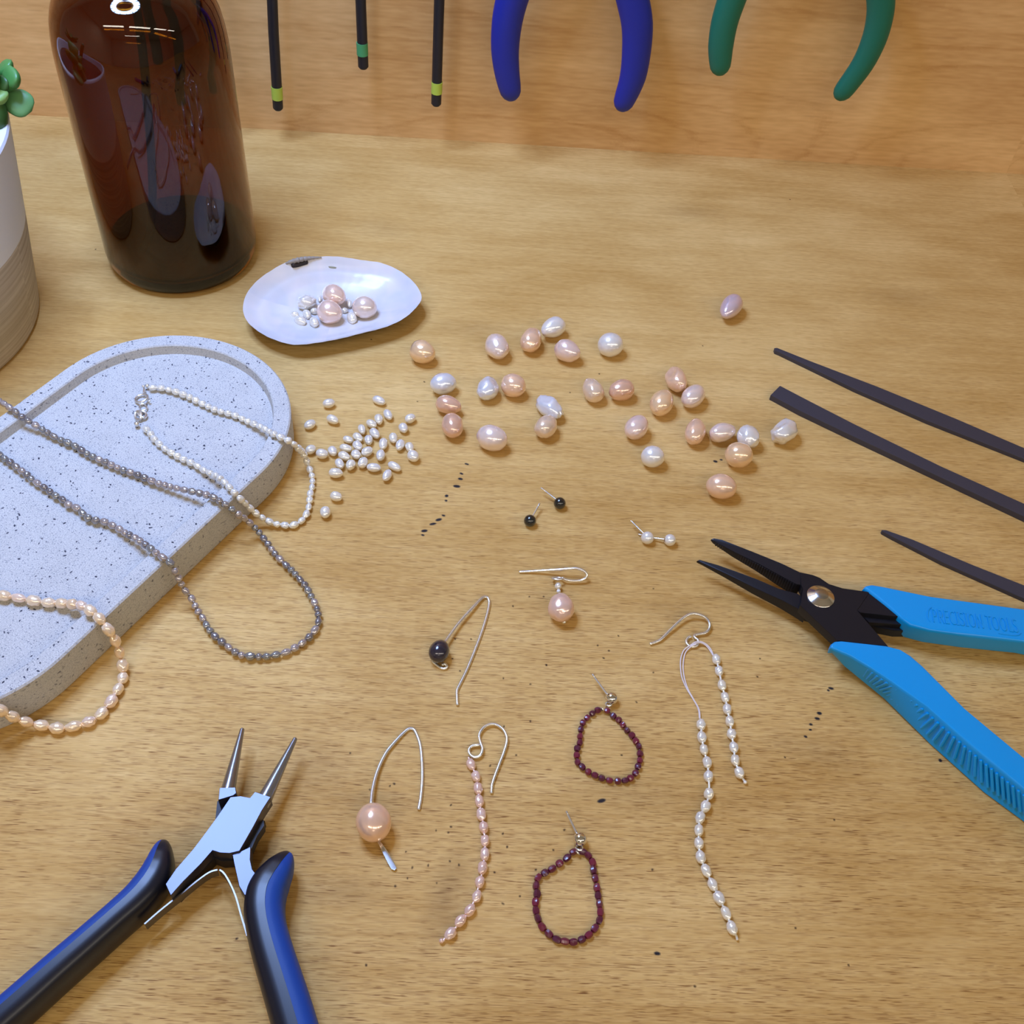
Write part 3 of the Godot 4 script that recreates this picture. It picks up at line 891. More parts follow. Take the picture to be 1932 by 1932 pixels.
func build_blue_pliers() -> void:
	var o := thing("pliers", "black needle nose pliers with bright blue sleeves and a round rivet", "pliers", v(115.55, 0.00, -213.87))
	var black := mat(rgb(26, 26, 34), 0.38, 0.35)
	var blue := mat(rgb(0, 148, 216), 0.32)
	var chrome := mat(rgb(214, 210, 204), 0.16, 1.0)
	# upper jaw and the plate that carries the rivet
	var jaw_top: Array = [v(79.54, 8.00, -229.46), v(80.45, 8.40, -229.63), v(83.09, 8.80, -228.78), v(92.82, 9.40, -223.59), v(101.20, 10.00, -218.87), v(106.62, 10.20, -215.33), v(105.78, 10.20, -210.28), v(104.44, 10.20, -210.42), v(100.35, 10.00, -213.42), v(93.38, 9.40, -218.89), v(86.01, 8.80, -223.90), v(80.19, 8.20, -228.54)]
	var jaw_low := []
	for p in jaw_top:
		jaw_low.append(v(p.x, lerpf(7.0, 4.6, clampf((p.y - 8.0) / 2.2, 0, 1)), p.z))
	var ja := part("jaw", plate([Shape.inset(jaw_low, 0.3), Shape.raised(jaw_low, 0.3), Shape.raised(jaw_top, -0.3), Shape.inset(jaw_top, 0.3)]), black, o, 28.0)
	# the serrations of its gripping face
	var a0: Vector3 = v(81.18, 8.20, -227.92)
	var a1: Vector3 = v(103.74, 10.00, -211.06)
	var tooth := mat(rgb(52, 52, 60), 0.35, 0.5)
	for i in 34:
		var p := a0.lerp(a1, i / 33.0)
		var deep := lerpf(1.6, 4.6, i / 33.0)
		part("tooth", shape().tube([p + v(0, -0.1, 0), p + v(0, -deep, 0)], 0.26, 6, false), tooth, ja)
	var pa: Array = [v(106.23, 10.40, -215.37), v(110.21, 10.40, -214.52), v(112.43, 10.40, -213.47), v(116.09, 10.40, -210.04), v(120.42, 10.40, -209.46), v(126.91, 10.40, -208.66), v(127.51, 10.40, -208.27), v(122.14, 10.40, -201.06), v(129.02, 10.40, -188.01), v(123.18, 10.40, -188.30), v(113.51, 10.40, -189.17), v(104.11, 10.40, -202.04), v(106.07, 10.40, -208.78), v(105.70, 10.40, -210.12)]
	part("joint_plate", plate([Shape.level(Shape.inset(pa, 0.2), 6.8), Shape.level(pa, 7.0), Shape.level(pa, 10.1), Shape.level(Shape.inset(pa, 0.3), 10.4)]), black, o, 28.0)
	# lower jaw, its arm under the plate and the stepped tang that enters the upper sleeve
	var jb_top: Array = [v(74.18, 7.00, -220.90), v(75.05, 7.20, -221.23), v(80.97, 7.60, -218.95), v(86.45, 8.00, -216.34), v(92.85, 8.30, -213.24), v(98.98, 8.50, -209.82), v(104.96, 8.60, -207.97), v(108.37, 8.60, -203.99), v(106.37, 8.60, -200.20), v(104.35, 8.40, -201.87), v(99.54, 8.20, -205.26), v(91.32, 7.80, -210.03), v(83.03, 7.40, -215.53), v(76.14, 7.00, -219.69)]
	var jb_low := []
	for p in jb_top:
		jb_low.append(v(p.x, lerpf(5.8, 3.6, clampf((p.y - 7.0) / 1.5, 0, 1)), p.z))
	part("jaw", plate([Shape.inset(jb_low, 0.3), Shape.raised(jb_low, 0.3), Shape.raised(jb_top, -0.3), Shape.inset(jb_top, 0.3)]), black, o, 28.0)
	var pb: Array = [v(106.31, 6.70, -206.94), v(115.85, 6.70, -214.24), v(128.78, 6.70, -209.62), v(137.57, 6.70, -202.80), v(142.92, 6.70, -200.21), v(142.14, 6.70, -196.93), v(134.46, 6.70, -196.54), v(126.38, 6.70, -198.14), v(119.89, 6.70, -199.42), v(113.15, 6.70, -199.47), v(107.04, 6.70, -201.19)]
	part("joint_plate", plate([Shape.level(pb, 3.4), Shape.level(pb, 6.4), Shape.level(Shape.inset(pb, 0.3), 6.7)]), black, o, 28.0)
	var step: Array = [v(120.10, 10.20, -209.28), v(127.01, 10.20, -208.81), v(129.33, 10.20, -207.68), v(138.63, 10.20, -200.76), v(138.25, 10.20, -199.11), v(122.89, 10.20, -200.33), v(121.35, 10.20, -201.88)]
	part("tang", plate([Shape.level(step, 6.6), Shape.level(step, 9.9), Shape.level(Shape.inset(step, 0.3), 10.2)]), black, o, 28.0)
	var step2: Array = [v(123.46, 8.40, -201.25), v(136.57, 8.40, -200.92), v(140.10, 8.40, -200.08), v(139.52, 8.40, -197.62), v(125.85, 8.40, -198.12)]
	part("tang", plate([Shape.level(step2, 6.0), Shape.level(step2, 8.4)]), black, o, 28.0)
	# rivet: a bevelled collar round a low dome
	var rc: Vector3 = v(111.26, 10.60, -205.78) * v(1, 0, 1) + v(0, 10.4, 0)
	var rv := part("rivet", shape().lathe(rc, [Vector2(0, -1), Vector2(4.35, -1), Vector2(4.35, 0.2), Vector2(4.2, 0.35), Vector2(2.25, 1.5), Vector2(0, 1.5)], 40), chrome, o, 18.0)
	part("rivet_head", shape().lathe(rc, [Vector2(0, 0.9), Vector2(2.15, 0.9), Vector2(2.15, 1.5), Vector2(1.7, 1.75), Vector2(0.9, 1.9), Vector2(0, 1.95)], 32), mat(rgb(176, 174, 172), 0.26, 1.0), rv)
	# sleeves
	var top: Array = [v(125.56, 11.00, -209.60), v(126.49, 11.00, -210.82), v(128.68, 11.00, -211.47), v(132.16, 11.00, -210.92), v(146.67, 11.00, -207.82), v(163.26, 11.00, -205.91), v(175.99, 11.00, -204.41), v(196.80, 11.00, -201.21), v(211.24, 11.00, -198.71), v(205.80, 11.00, -184.30), v(192.02, 11.00, -187.46), v(172.05, 11.00, -191.53), v(155.42, 11.00, -192.75), v(143.32, 11.00, -194.21), v(137.56, 11.00, -195.90), v(135.05, 11.00, -198.78), v(131.22, 11.00, -203.47), v(127.53, 11.00, -207.62)]
	var low := []
	for i in top.size():
		low.append(v(top[i].x, 4.4 if i < 3 or i > 14 else 3.6, top[i].z))
	var up := part("sleeve", plate([Shape.inset(low, 1.4), Shape.raised(low, 1.1), Shape.raised(top, -1.3), Shape.raised(Shape.inset(top, 0.55), -0.45), Shape.inset(top, 1.5)]), blue, o, 60.0)
	var far: Array = [v(110.60, 11.00, -186.30), v(111.22, 11.00, -187.87), v(112.45, 11.00, -188.81), v(114.64, 11.00, -189.11), v(128.17, 11.00, -188.03), v(132.34, 11.00, -186.91), v(135.11, 11.00, -184.74), v(137.98, 11.00, -181.09), v(147.14, 11.00, -166.87), v(159.90, 11.00, -151.70), v(173.84, 11.00, -135.20)]
	var ridge: Array = [v(170.41, 11.00, -125.35), v(156.77, 11.00, -141.46), v(145.68, 11.00, -154.03), v(135.62, 11.00, -166.81), v(126.11, 11.00, -175.68), v(121.50, 11.00, -179.63), v(116.32, 11.00, -183.53), v(112.14, 11.00, -185.42)]
	var foot: Array = [v(173.77, 0.40, -120.64), v(159.81, 0.40, -136.75), v(150.55, 0.40, -145.55), v(138.68, 0.50, -160.28), v(127.90, 1.00, -175.01), v(121.64, 2.50, -180.17), v(116.20, 4.50, -183.96), v(112.35, 7.50, -186.41)]
	var t2 := far.duplicate()
	t2.append_array(ridge)
	var b2 := []
	for i in far.size():
		b2.append(v(far[i].x, [7.5, 7.5, 7.0, 6.0, 2.5, 1.5, 1.0, 0.6, 0.4, 0.4, 0.4][i], far[i].z))
	b2.append_array(foot)
	var dn := part("sleeve", plate([Shape.inset(b2, 0.35), Shape.raised(b2, 0.6), Shape.raised(t2, -1.2), Shape.raised(Shape.inset(t2, 0.45), -0.4), Shape.inset(t2, 1.2)]), blue, o, 60.0)
	# ribs down the side of the lower sleeve
	var crest := smooth(ridge.slice(1, 6), 1.75)
	for i in crest.size():
		var k := 1.0 + 4.0 * i / (crest.size() - 1)
		var lo: Vector3 = foot[int(k)].lerp(foot[mini(int(k) + 1, 7)], k - int(k)) + v(0, 0.6, 0)
		var hi: Vector3 = crest[i] + v(0, -1.2, 0)
		var push := ((lo - hi) * v(1, 0, 1)).normalized() * 0.34 + v(0, 0.3, 0)
		part("grip_rib", shape().tube([hi.lerp(lo, 0.12) + push, hi.lerp(lo, 0.78) + push], 0.52, 8), blue, dn)
	# raised lettering on the upper sleeve
	var tm := TextMesh.new()
	var f := SystemFont.new()
	f.font_names = PackedStringArray(["Droid Sans"])
	tm.font = f
	tm.text = "PRECISION TOOLS"
	tm.font_size = 48
	tm.pixel_size = 0.0001
	tm.depth = 0.0004
	tm.horizontal_alignment = HORIZONTAL_ALIGNMENT_LEFT
	tm.vertical_alignment = VERTICAL_ALIGNMENT_BOTTOM
	var l0: Vector3 = v(145.08, 11.00, -197.29)
	var l1: Vector3 = v(171.33, 11.00, -194.65)
	var box := tm.get_aabb()
	var ex := (l1 - l0).normalized()
	var lt: Vector3 = v(146.70, 11.00, -202.44)
	var ez := v(-ex.z, 0, ex.x)
	var tall := absf((lt - l0).dot(ez))
	var bs := Basis(ex, -ez, Vector3.UP) * Basis.from_scale(Vector3(l0.distance_to(l1) * MM / box.size.x, tall * MM / box.size.y, 1.0))
	var tx := put("lettering", tm, blue, up)
	tx.transform = Transform3D(bs, (l0 - origin) * MM - bs * Vector3(box.position.x, box.position.y, 0) + v(0, 0.00005, 0))
	# the raised rim that brackets the lettering
	part("letter_rim", shape().tube(smooth([v(144.09, 11.05, -197.41), v(143.71, 11.05, -198.59), v(143.94, 11.05, -200.22), v(144.69, 11.05, -201.89), v(145.80, 11.05, -202.98)], 0.5), 0.2, 6), blue, up)
	part("letter_rim", shape().tube(smooth([v(164.78, 11.05, -194.08), v(169.30, 11.05, -193.52), v(171.06, 11.05, -193.81), v(171.98, 11.05, -194.65)], 0.5), 0.2, 6), blue, up)

# ---------------------------------------------------------------- round-nose pliers
func build_round_pliers() -> void:
	var o := thing("pliers", "steel round nose pliers with open tips and black and blue grips", "pliers", v(-59.85, 0.00, -127.32))
	var steel := mat(rgb(88, 88, 102), 0.36, 0.85)
	var satin := mat(rgb(150, 152, 162), 0.24, 0.95)
	var dark := mat(rgb(40, 38, 40), 0.5, 0.4)
	var hj := 8.0
	var c0: Vector3 = v(-60.73, 8.00, -152.35)
	var c1: Vector3 = v(-61.33, 8.00, -133.77)
	var d0: Vector3 = v(-45.73, 8.00, -150.02)
	var d1: Vector3 = v(-51.20, 8.00, -132.03)
	for q in [[c0, c1, 0.62, 1.95], [d0, d1, 0.62, 2.0]]:
		part("round_jaw", shape().tube([q[0], (q[0] as Vector3).lerp(q[1], 0.3), (q[0] as Vector3).lerp(q[1], 0.7), q[1], q[1] + (q[1] - q[0]).normalized() * 2.0], [q[2], lerpf(q[2], q[3], 0.3), lerpf(q[2], q[3], 0.7), q[3], q[3]], 24), satin, o)
	var plate_px: Array = [v(-59.84, 10.40, -130.88), v(-57.22, 10.40, -131.29), v(-54.71, 10.40, -130.86), v(-53.69, 10.40, -132.64), v(-49.29, 10.40, -131.30), v(-50.98, 10.40, -127.41), v(-52.42, 10.40, -122.94), v(-54.87, 10.40, -116.17), v(-57.29, 10.40, -115.46), v(-59.71, 10.40, -115.51), v(-61.69, 10.40, -116.05), v(-63.82, 10.40, -112.58), v(-67.44, 10.40, -107.66), v(-69.69, 10.40, -104.09), v(-71.61, 10.40, -106.97), v(-69.95, 10.40, -110.84), v(-66.68, 10.40, -116.25), v(-64.07, 10.40, -121.48), v(-62.22, 10.40, -125.35)]
	part("joint_plate", plate([Shape.level(plate_px, 5.6), Shape.level(plate_px, 10.1), Shape.level(Shape.inset(plate_px, 0.25), 10.4)]), steel, o, 28.0)
	var collar: Array = [v(-63.21, 10.20, -133.51), v(-59.08, 10.20, -133.82), v(-58.50, 10.20, -132.09), v(-59.21, 10.20, -131.38), v(-62.87, 10.20, -129.94)]
	part("collar", plate([Shape.level(collar, 5.2), Shape.level(collar, 9.9), Shape.level(Shape.inset(collar, 0.25), 10.2)]), steel, o, 28.0)
	var under: Array = [v(-64.11, 5.60, -131.78), v(-60.24, 5.60, -133.78), v(-50.61, 5.60, -126.57), v(-51.06, 5.60, -124.18), v(-53.07, 5.60, -119.58), v(-57.44, 5.60, -117.98), v(-63.46, 5.60, -124.60)]
	part("lap_joint", plate([Shape.level(under, 2.6), Shape.level(under, 5.7)]), dark, o, 28.0)
	var flank: Array = [v(-52.67, 8.00, -123.89), v(-50.67, 8.00, -126.03), v(-50.30, 8.00, -124.57), v(-51.72, 8.00, -121.45), v(-52.53, 8.00, -118.10), v(-54.69, 8.00, -118.03)]
	part("lap_joint", plate([Shape.level(flank, 4.0), Shape.level(flank, 7.6)]), dark, o, 28.0)
	var stub: Array = [v(-52.43, 9.60, -117.83), v(-55.00, 9.60, -116.32), v(-56.77, 9.60, -115.69), v(-55.82, 9.60, -113.06), v(-53.58, 9.60, -107.37), v(-51.73, 9.60, -105.01), v(-48.47, 9.60, -109.18), v(-51.03, 9.60, -111.84), v(-51.97, 9.60, -114.32)]
	part("arm", plate([Shape.level(stub, 4.6), Shape.level(stub, 9.3), Shape.level(Shape.inset(stub, 0.25), 9.6)]), steel, o, 28.0)
	var web: Array = [v(-62.35, 7.00, -117.62), v(-57.07, 7.00, -116.95), v(-56.50, 7.00, -115.27), v(-59.41, 7.00, -114.88), v(-61.71, 7.00, -115.65), v(-63.79, 7.00, -112.49), v(-68.74, 7.00, -105.47), v(-70.33, 7.00, -106.76)]
	part("arm", plate([Shape.level(web, 2.5), Shape.level(web, 6.6)]), dark, o, 28.0)
	var leafy := mat(rgb(116, 110, 106), 0.35, 0.9)
	# leaf springs between the arms
	part("spring", ribbon(smooth([v(-60.13, 6.00, -112.20), v(-61.89, 6.00, -111.58), v(-64.41, 6.00, -109.42), v(-67.81, 6.00, -105.89), v(-72.12, 6.00, -101.47), v(-75.23, 6.00, -97.96)], 1.0), 3.4, 0.4), leafy, o, 28.0)
	part("spring", ribbon(smooth([v(-59.59, 6.00, -112.22), v(-58.37, 6.00, -111.42), v(-56.28, 6.00, -108.73), v(-54.21, 6.00, -105.27), v(-52.29, 6.00, -101.06), v(-49.85, 6.00, -95.91)], 1.0), 3.4, 0.4), leafy, o, 28.0)
	# grips: centre line, half width, half height
	grip(o, [v(-75.32, 8.00, -119.56), v(-75.28, 8.00, -118.13), v(-75.12, 8.00, -115.58), v(-75.04, 8.00, -112.78), v(-75.45, 8.00, -109.86), v(-76.78, 8.00, -106.41), v(-78.99, 8.00, -102.99), v(-82.69, 8.00, -98.54), v(-88.07, 8.00, -92.23), v(-93.76, 8.00, -85.63), v(-100.11, 8.00, -78.05), v(-107.96, 8.00, -68.94), v(-112.21, 8.00, -64.21)], [1.0, 2.1, 3.0, 3.7, 4.1, 4.3, 4.2, 4.1, 4.2, 4.3, 4.4, 4.4, 3.6], [1.8, 3.2, 4.6, 5.4, 5.8, 6.0, 6.0, 6.0, 6.0, 6.0, 6.0, 6.0, 5.0], 0.2, -1.0)
	grip(o, [v(-42.65, 8.00, -117.46), v(-43.39, 8.00, -116.02), v(-44.51, 8.00, -113.58), v(-46.01, 8.00, -110.20), v(-46.95, 8.00, -106.89), v(-46.84, 8.00, -102.86), v(-45.58, 8.00, -98.17), v(-43.11, 8.00, -92.23), v(-39.93, 8.00, -85.50), v(-36.49, 8.00, -78.17), v(-32.57, 8.00, -69.31), v(-30.28, 8.00, -63.83)], [1.0, 2.4, 3.6, 4.6, 5.0, 5.0, 4.9, 5.0, 5.1, 5.2, 5.2, 4.4], [1.8, 3.2, 4.6, 5.5, 5.9, 6.0, 6.0, 6.0, 6.0, 6.0, 6.0, 5.0], 0.14, 1.0)

# an upright strip along a path
func ribbon(path: Array, tall: float, thick: float) -> Shape:
	var f := Shape.frames(path)
	var rings := []
	for i in path.size():
		var s: Vector3 = (f[i][0] as Vector3).cross(Vector3.UP).normalized() * thick * 0.5
		var u := Vector3.UP * tall * 0.5
		rings.append([path[i] - s - u, path[i] + s - u, path[i] + s + u, path[i] - s + u])
	return shape().skin(rings)

# a two-colour grip: black toward the inside and on top, blue along its outer side (outer = +1 left of the path's run, -1 right)
func grip(o: Node3D, path: Array, half_w: Array, half_h: Array, split: float, outer: float) -> void:
	var line := []
	var hw := []
	var hh := []
	var n := path.size()
	for i in range(n - 1):
		for k in 4:
			var t := k / 4.0
			line.append((path[i] as Vector3).cubic_interpolate(path[i + 1], path[maxi(i - 1, 0)], path[mini(i + 2, n - 1)], t))
			hw.append(lerpf(half_w[i], half_w[i + 1], t))
			hh.append(lerpf(half_h[i], half_h[i + 1], t))
	line.append(path[n - 1])
	hw.append(half_w[n - 1])
	hh.append(half_h[n - 1])
	var f := Shape.frames(line)
	var cut := acos(pow(split, 1.0 / 0.72))
	for which in 2:
		var rings := []
		for i in line.size():
			var side: Vector3 = (f[i][0] as Vector3).cross(Vector3.UP).normalized() * -outer
			var ring := []
			for k in range(19):
				var a := lerpf(-cut, cut, k / 18.0) if which == 0 else lerpf(cut, TAU - cut, k / 18.0)
				var x := signf(cos(a)) * pow(absf(cos(a)), 0.72)
				var y := signf(sin(a)) * pow(absf(sin(a)), 0.72)
				var grow := 0.97 if which == 0 else 1.0
				var mid: Vector3 = v(line[i].x, 6.3, line[i].z)
				ring.append(mid + side * (hw[i] * x) + Vector3.UP * (hh[i] * y * grow))
			rings.append(ring)
		var m: Material = mat(rgb(0, 60, 140), 0.5) if which == 0 else mat(rgb(18, 20, 32), 0.34)
		part("grip_side" if which == 0 else "grip", shape().skin(rings), m, o, 50.0)

# ---------------------------------------------------------------- strung beads on the tray
var RICE := []

func rice() -> Array:
	if RICE.is_empty():
		for i in 5:
			RICE.append(pearl_mesh(0.08 + 0.05 * (i % 3), 0.13 + 0.03 * (i % 2), 40 + i, Vector3.ZERO, 16, 20))
	return RICE

func thread(o: Node3D, path: Array, r: float, m: Material, closed := false) -> void:
	part("thread", shape().ring_of(smooth(path, 1.2, true), r, 6) if closed else shape().tube(smooth(path, 1.2), r, 6), m, o, 80.0)

func loop_at(c: Vector3, ax: Vector3, ay: Vector3, n := 20) -> Array:
	var out := []
	for i in n:
		var w := TAU * i / n
		out.append(c + ax * cos(w) + ay * sin(w))
	return out

func build_necklaces() -> void:
	var silver := mat(rgb(232, 230, 226), 0.24, 0.9)
	var white := [pearl_mat(rgb(232, 228, 222)), pearl_mat(rgb(226, 224, 220)), pearl_mat(rgb(236, 230, 218))]
	var o := thing("bracelet", "short white rice pearl bracelet with a silver ring clasp on the tray", "bracelet", v(-117.57, 10.40, -279.98))
	var arm: Array = [v(-115.75, 12.00, -283.87), v(-112.09, 12.10, -284.17), v(-107.02, 12.10, -283.03), v(-102.00, 12.00, -281.05), v(-95.12, 12.00, -277.08), v(-89.43, 12.00, -274.15), v(-84.22, 12.00, -272.66), v(-78.29, 12.40, -269.25), v(-72.72, 14.00, -265.15), v(-68.09, 15.60, -260.78), v(-64.75, 15.80, -258.79), v(-61.66, 15.00, -257.79), v(-59.88, 11.00, -259.07), v(-58.58, 6.00, -260.98), v(-57.22, 2.40, -259.43), v(-55.50, 1.50, -255.60), v(-54.68, 1.40, -251.27), v(-54.84, 1.40, -246.37), v(-54.57, 1.40, -241.58), v(-55.06, 1.40, -237.30), v(-56.43, 1.40, -234.41), v(-58.97, 1.40, -232.52), v(-62.07, 1.60, -232.40), v(-64.83, 2.00, -232.47), v(-67.73, 3.40, -233.05), v(-70.59, 6.00, -233.29), v(-72.83, 10.00, -233.11), v(-74.86, 14.60, -232.46), v(-77.41, 15.90, -234.46), v(-80.45, 15.70, -237.93), v(-83.08, 15.00, -240.52), v(-85.70, 14.00, -242.70), v(-88.30, 13.00, -244.66), v(-91.32, 12.40, -247.20), v(-94.43, 12.00, -249.31), v(-97.15, 12.00, -250.60), v(-99.98, 12.00, -252.38), v(-102.60, 12.00, -253.93), v(-104.99, 12.00, -256.01), v(-107.69, 12.00, -258.59), v(-109.94, 12.00, -261.48), v(-112.98, 12.00, -264.60)]
	strand(o, "pearl", arm, 1.5, 1.24, rice(), white, 0.18)
	thread(o, arm, 0.18, white[0])
	# clasp: a spring ring, a tag loop and a folded bead tip
	var cl: Vector3 = v(-117.08, 11.60, -278.87)
	var ex := (v(-115.12, 11.60, -279.96) - cl)
	var ez := v(-ex.z, 0, ex.x)
	part("spring_ring", shape().ring_of(loop_at(cl, ex * 0.95 + v(0, 0.3, 0), ez * 0.95 + v(0, 0.3, 0)), 0.42, 10), silver, o)
	part("clasp_trigger", shape().tube([v(-114.41, 11.70, -277.74), v(-113.81, 11.70, -277.51)], 0.4, 8), silver, o)
	part("jump_ring", shape().ring_of(loop_at(v(-115.61, 11.40, -274.75), ex * 0.55, ez * 0.75), 0.26, 8), silver, o)
	part("bead_tip", shape().ball(v(-116.36, 12.00, -284.93), 0.75, 14), silver, o)
	part("bead_tip", shape().ball(v(-117.67, 12.00, -284.55), 0.55, 12), silver, o)
	part("clasp_link", shape().tube([v(-117.23, 11.80, -283.70), v(-116.96, 11.70, -281.63)], 0.35, 8), silver, o)
	part("clasp_link", shape().ring_of(loop_at(v(-116.17, 11.60, -270.25), ex * 0.45 + v(0, 0.5, 0), ez * 0.9), 0.5, 8), silver, o)
	part("clasp_link", shape().ring_of(loop_at(v(-114.86, 11.60, -270.87), ex * 0.5 - v(0, 0.3, 0), ez * 0.8), 0.5, 8), silver, o)
	part("bead_tip", shape().ball(v(-115.56, 12.00, -265.71), 0.95, 14), silver, o)

	var grey := [grey_mat(rgb(150, 142, 138)), grey_mat(rgb(172, 160, 156)), grey_mat(rgb(130, 124, 126)), grey_mat(rgb(180, 168, 164)), grey_mat(rgb(144, 142, 140))]
	o = thing("necklace", "long silver grey rice pearl necklace looped across the speckled tray", "necklace", v(-51.54, 0.00, -189.66))
	var np: Array = [v(-178.80, 9.00, -282.41), v(-168.70, 13.00, -274.76), v(-160.87, 15.40, -269.07), v(-156.51, 15.80, -265.83), v(-152.11, 14.60, -263.02), v(-146.60, 12.80, -260.65), v(-140.16, 12.00, -257.10), v(-133.29, 12.00, -253.83), v(-127.57, 12.00, -250.02), v(-121.82, 12.00, -247.24), v(-115.72, 12.00, -244.27), v(-109.67, 12.00, -242.04), v(-103.82, 12.20, -239.17), v(-97.84, 13.00, -236.71), v(-91.76, 14.00, -234.46), v(-88.13, 14.80, -233.05), v(-84.13, 15.60, -231.32), v(-81.06, 15.90, -229.55), v(-77.71, 15.70, -227.56), v(-75.03, 13.00, -226.94), v(-72.76, 9.00, -227.94), v(-70.76, 5.50, -228.22), v(-68.44, 2.60, -227.18), v(-65.54, 1.50, -223.88), v(-62.87, 1.30, -220.31), v(-59.82, 1.30, -216.98), v(-57.06, 1.30, -214.32), v(-54.07, 1.30, -211.06), v(-51.28, 1.30, -207.83), v(-49.23, 1.30, -204.29), v(-47.40, 1.30, -201.08), v(-45.97, 1.30, -197.60), v(-45.43, 1.30, -194.01), v(-45.97, 1.30, -191.21), v(-47.59, 1.30, -188.18), v(-50.02, 1.30, -185.35), v(-53.32, 1.30, -182.79), v(-57.14, 1.30, -181.27), v(-60.60, 1.30, -180.62), v(-63.92, 1.30, -180.65), v(-66.96, 1.30, -180.88), v(-70.07, 1.30, -182.81), v(-73.02, 1.30, -185.06), v(-75.71, 1.30, -187.14), v(-78.36, 1.30, -190.13), v(-80.51, 1.40, -193.41), v(-82.80, 2.20, -196.21), v(-84.55, 4.00, -198.74), v(-86.43, 6.50, -200.03), v(-87.79, 9.50, -201.25), v(-88.97, 13.00, -202.46), v(-90.35, 15.40, -203.78), v(-93.56, 15.90, -205.77), v(-97.06, 15.50, -208.59), v(-100.49, 14.60, -211.54), v(-103.97, 13.60, -214.49), v(-107.32, 12.80, -216.57), v(-110.51, 12.20, -219.05), v(-113.78, 12.00, -220.77), v(-116.09, 12.00, -221.73), v(-118.20, 12.00, -221.91), v(-120.58, 12.00, -222.78), v(-122.67, 12.00, -224.43), v(-125.06, 12.00, -226.52), v(-127.80, 12.00, -227.69), v(-130.46, 12.00, -229.79), v(-133.70, 12.00, -231.75), v(-137.08, 12.00, -234.18), v(-140.19, 12.00, -236.18), v(-142.99, 12.00, -238.22), v(-145.83, 12.00, -240.63), v(-148.32, 12.00, -242.36), v(-151.13, 12.00, -244.56), v(-154.27, 12.00, -246.65), v(-155.98, 12.20, -247.91), v(-157.85, 13.80, -247.70), v(-159.98, 15.60, -247.50), v(-169.68, 16.00, -251.32)]
	for i in np.size():
		np[i] += v(0, 0.28, 0)
	strand(o, "pearl", np, 1.42, 1.24, rice(), grey, 0.24)
	thread(o, np, 0.18, grey[2])

	var peach := [pearl_mat(rgb(248, 212, 172)), pearl_mat(rgb(250, 218, 184)), pearl_mat(rgb(246, 206, 166)), pearl_mat(rgb(246, 210, 188))]
	o = thing("necklace", "peach rice pearl necklace hanging over the tray's near corner", "necklace", v(-108.29, 0.00, -155.84))
	var pp: Array = [v(-147.64, 12.20, -191.92), v(-142.20, 12.20, -191.83), v(-137.57, 12.20, -191.40), v(-133.39, 12.20, -190.86), v(-129.17, 12.20, -190.19), v(-125.45, 12.20, -189.66), v(-121.59, 12.40, -189.29), v(-117.28, 13.40, -188.60), v(-111.89, 15.70, -186.34), v(-106.95, 16.40, -182.88), v(-103.40, 14.60, -179.85), v(-101.51, 9.00, -178.41), v(-100.78, 4.40, -176.47), v(-99.52, 2.00, -172.15), v(-99.94, 1.80, -167.07), v(-101.24, 1.80, -162.19), v(-103.69, 1.80, -157.64), v(-107.85, 1.80, -155.25), v(-112.52, 1.80, -153.94), v(-117.39, 2.20, -154.34), v(-121.37, 4.50, -154.02), v(-124.40, 9.00, -153.31), v(-125.80, 13.00, -152.75), v(-127.49, 16.20, -153.01), v(-129.49, 16.40, -154.12), v(-133.12, 16.00, -156.20)]
	strand(o, "pearl", pp, 2.2, 1.66, rice(), peach, 0.12)
	thread(o, pp, 0.2, peach[0])

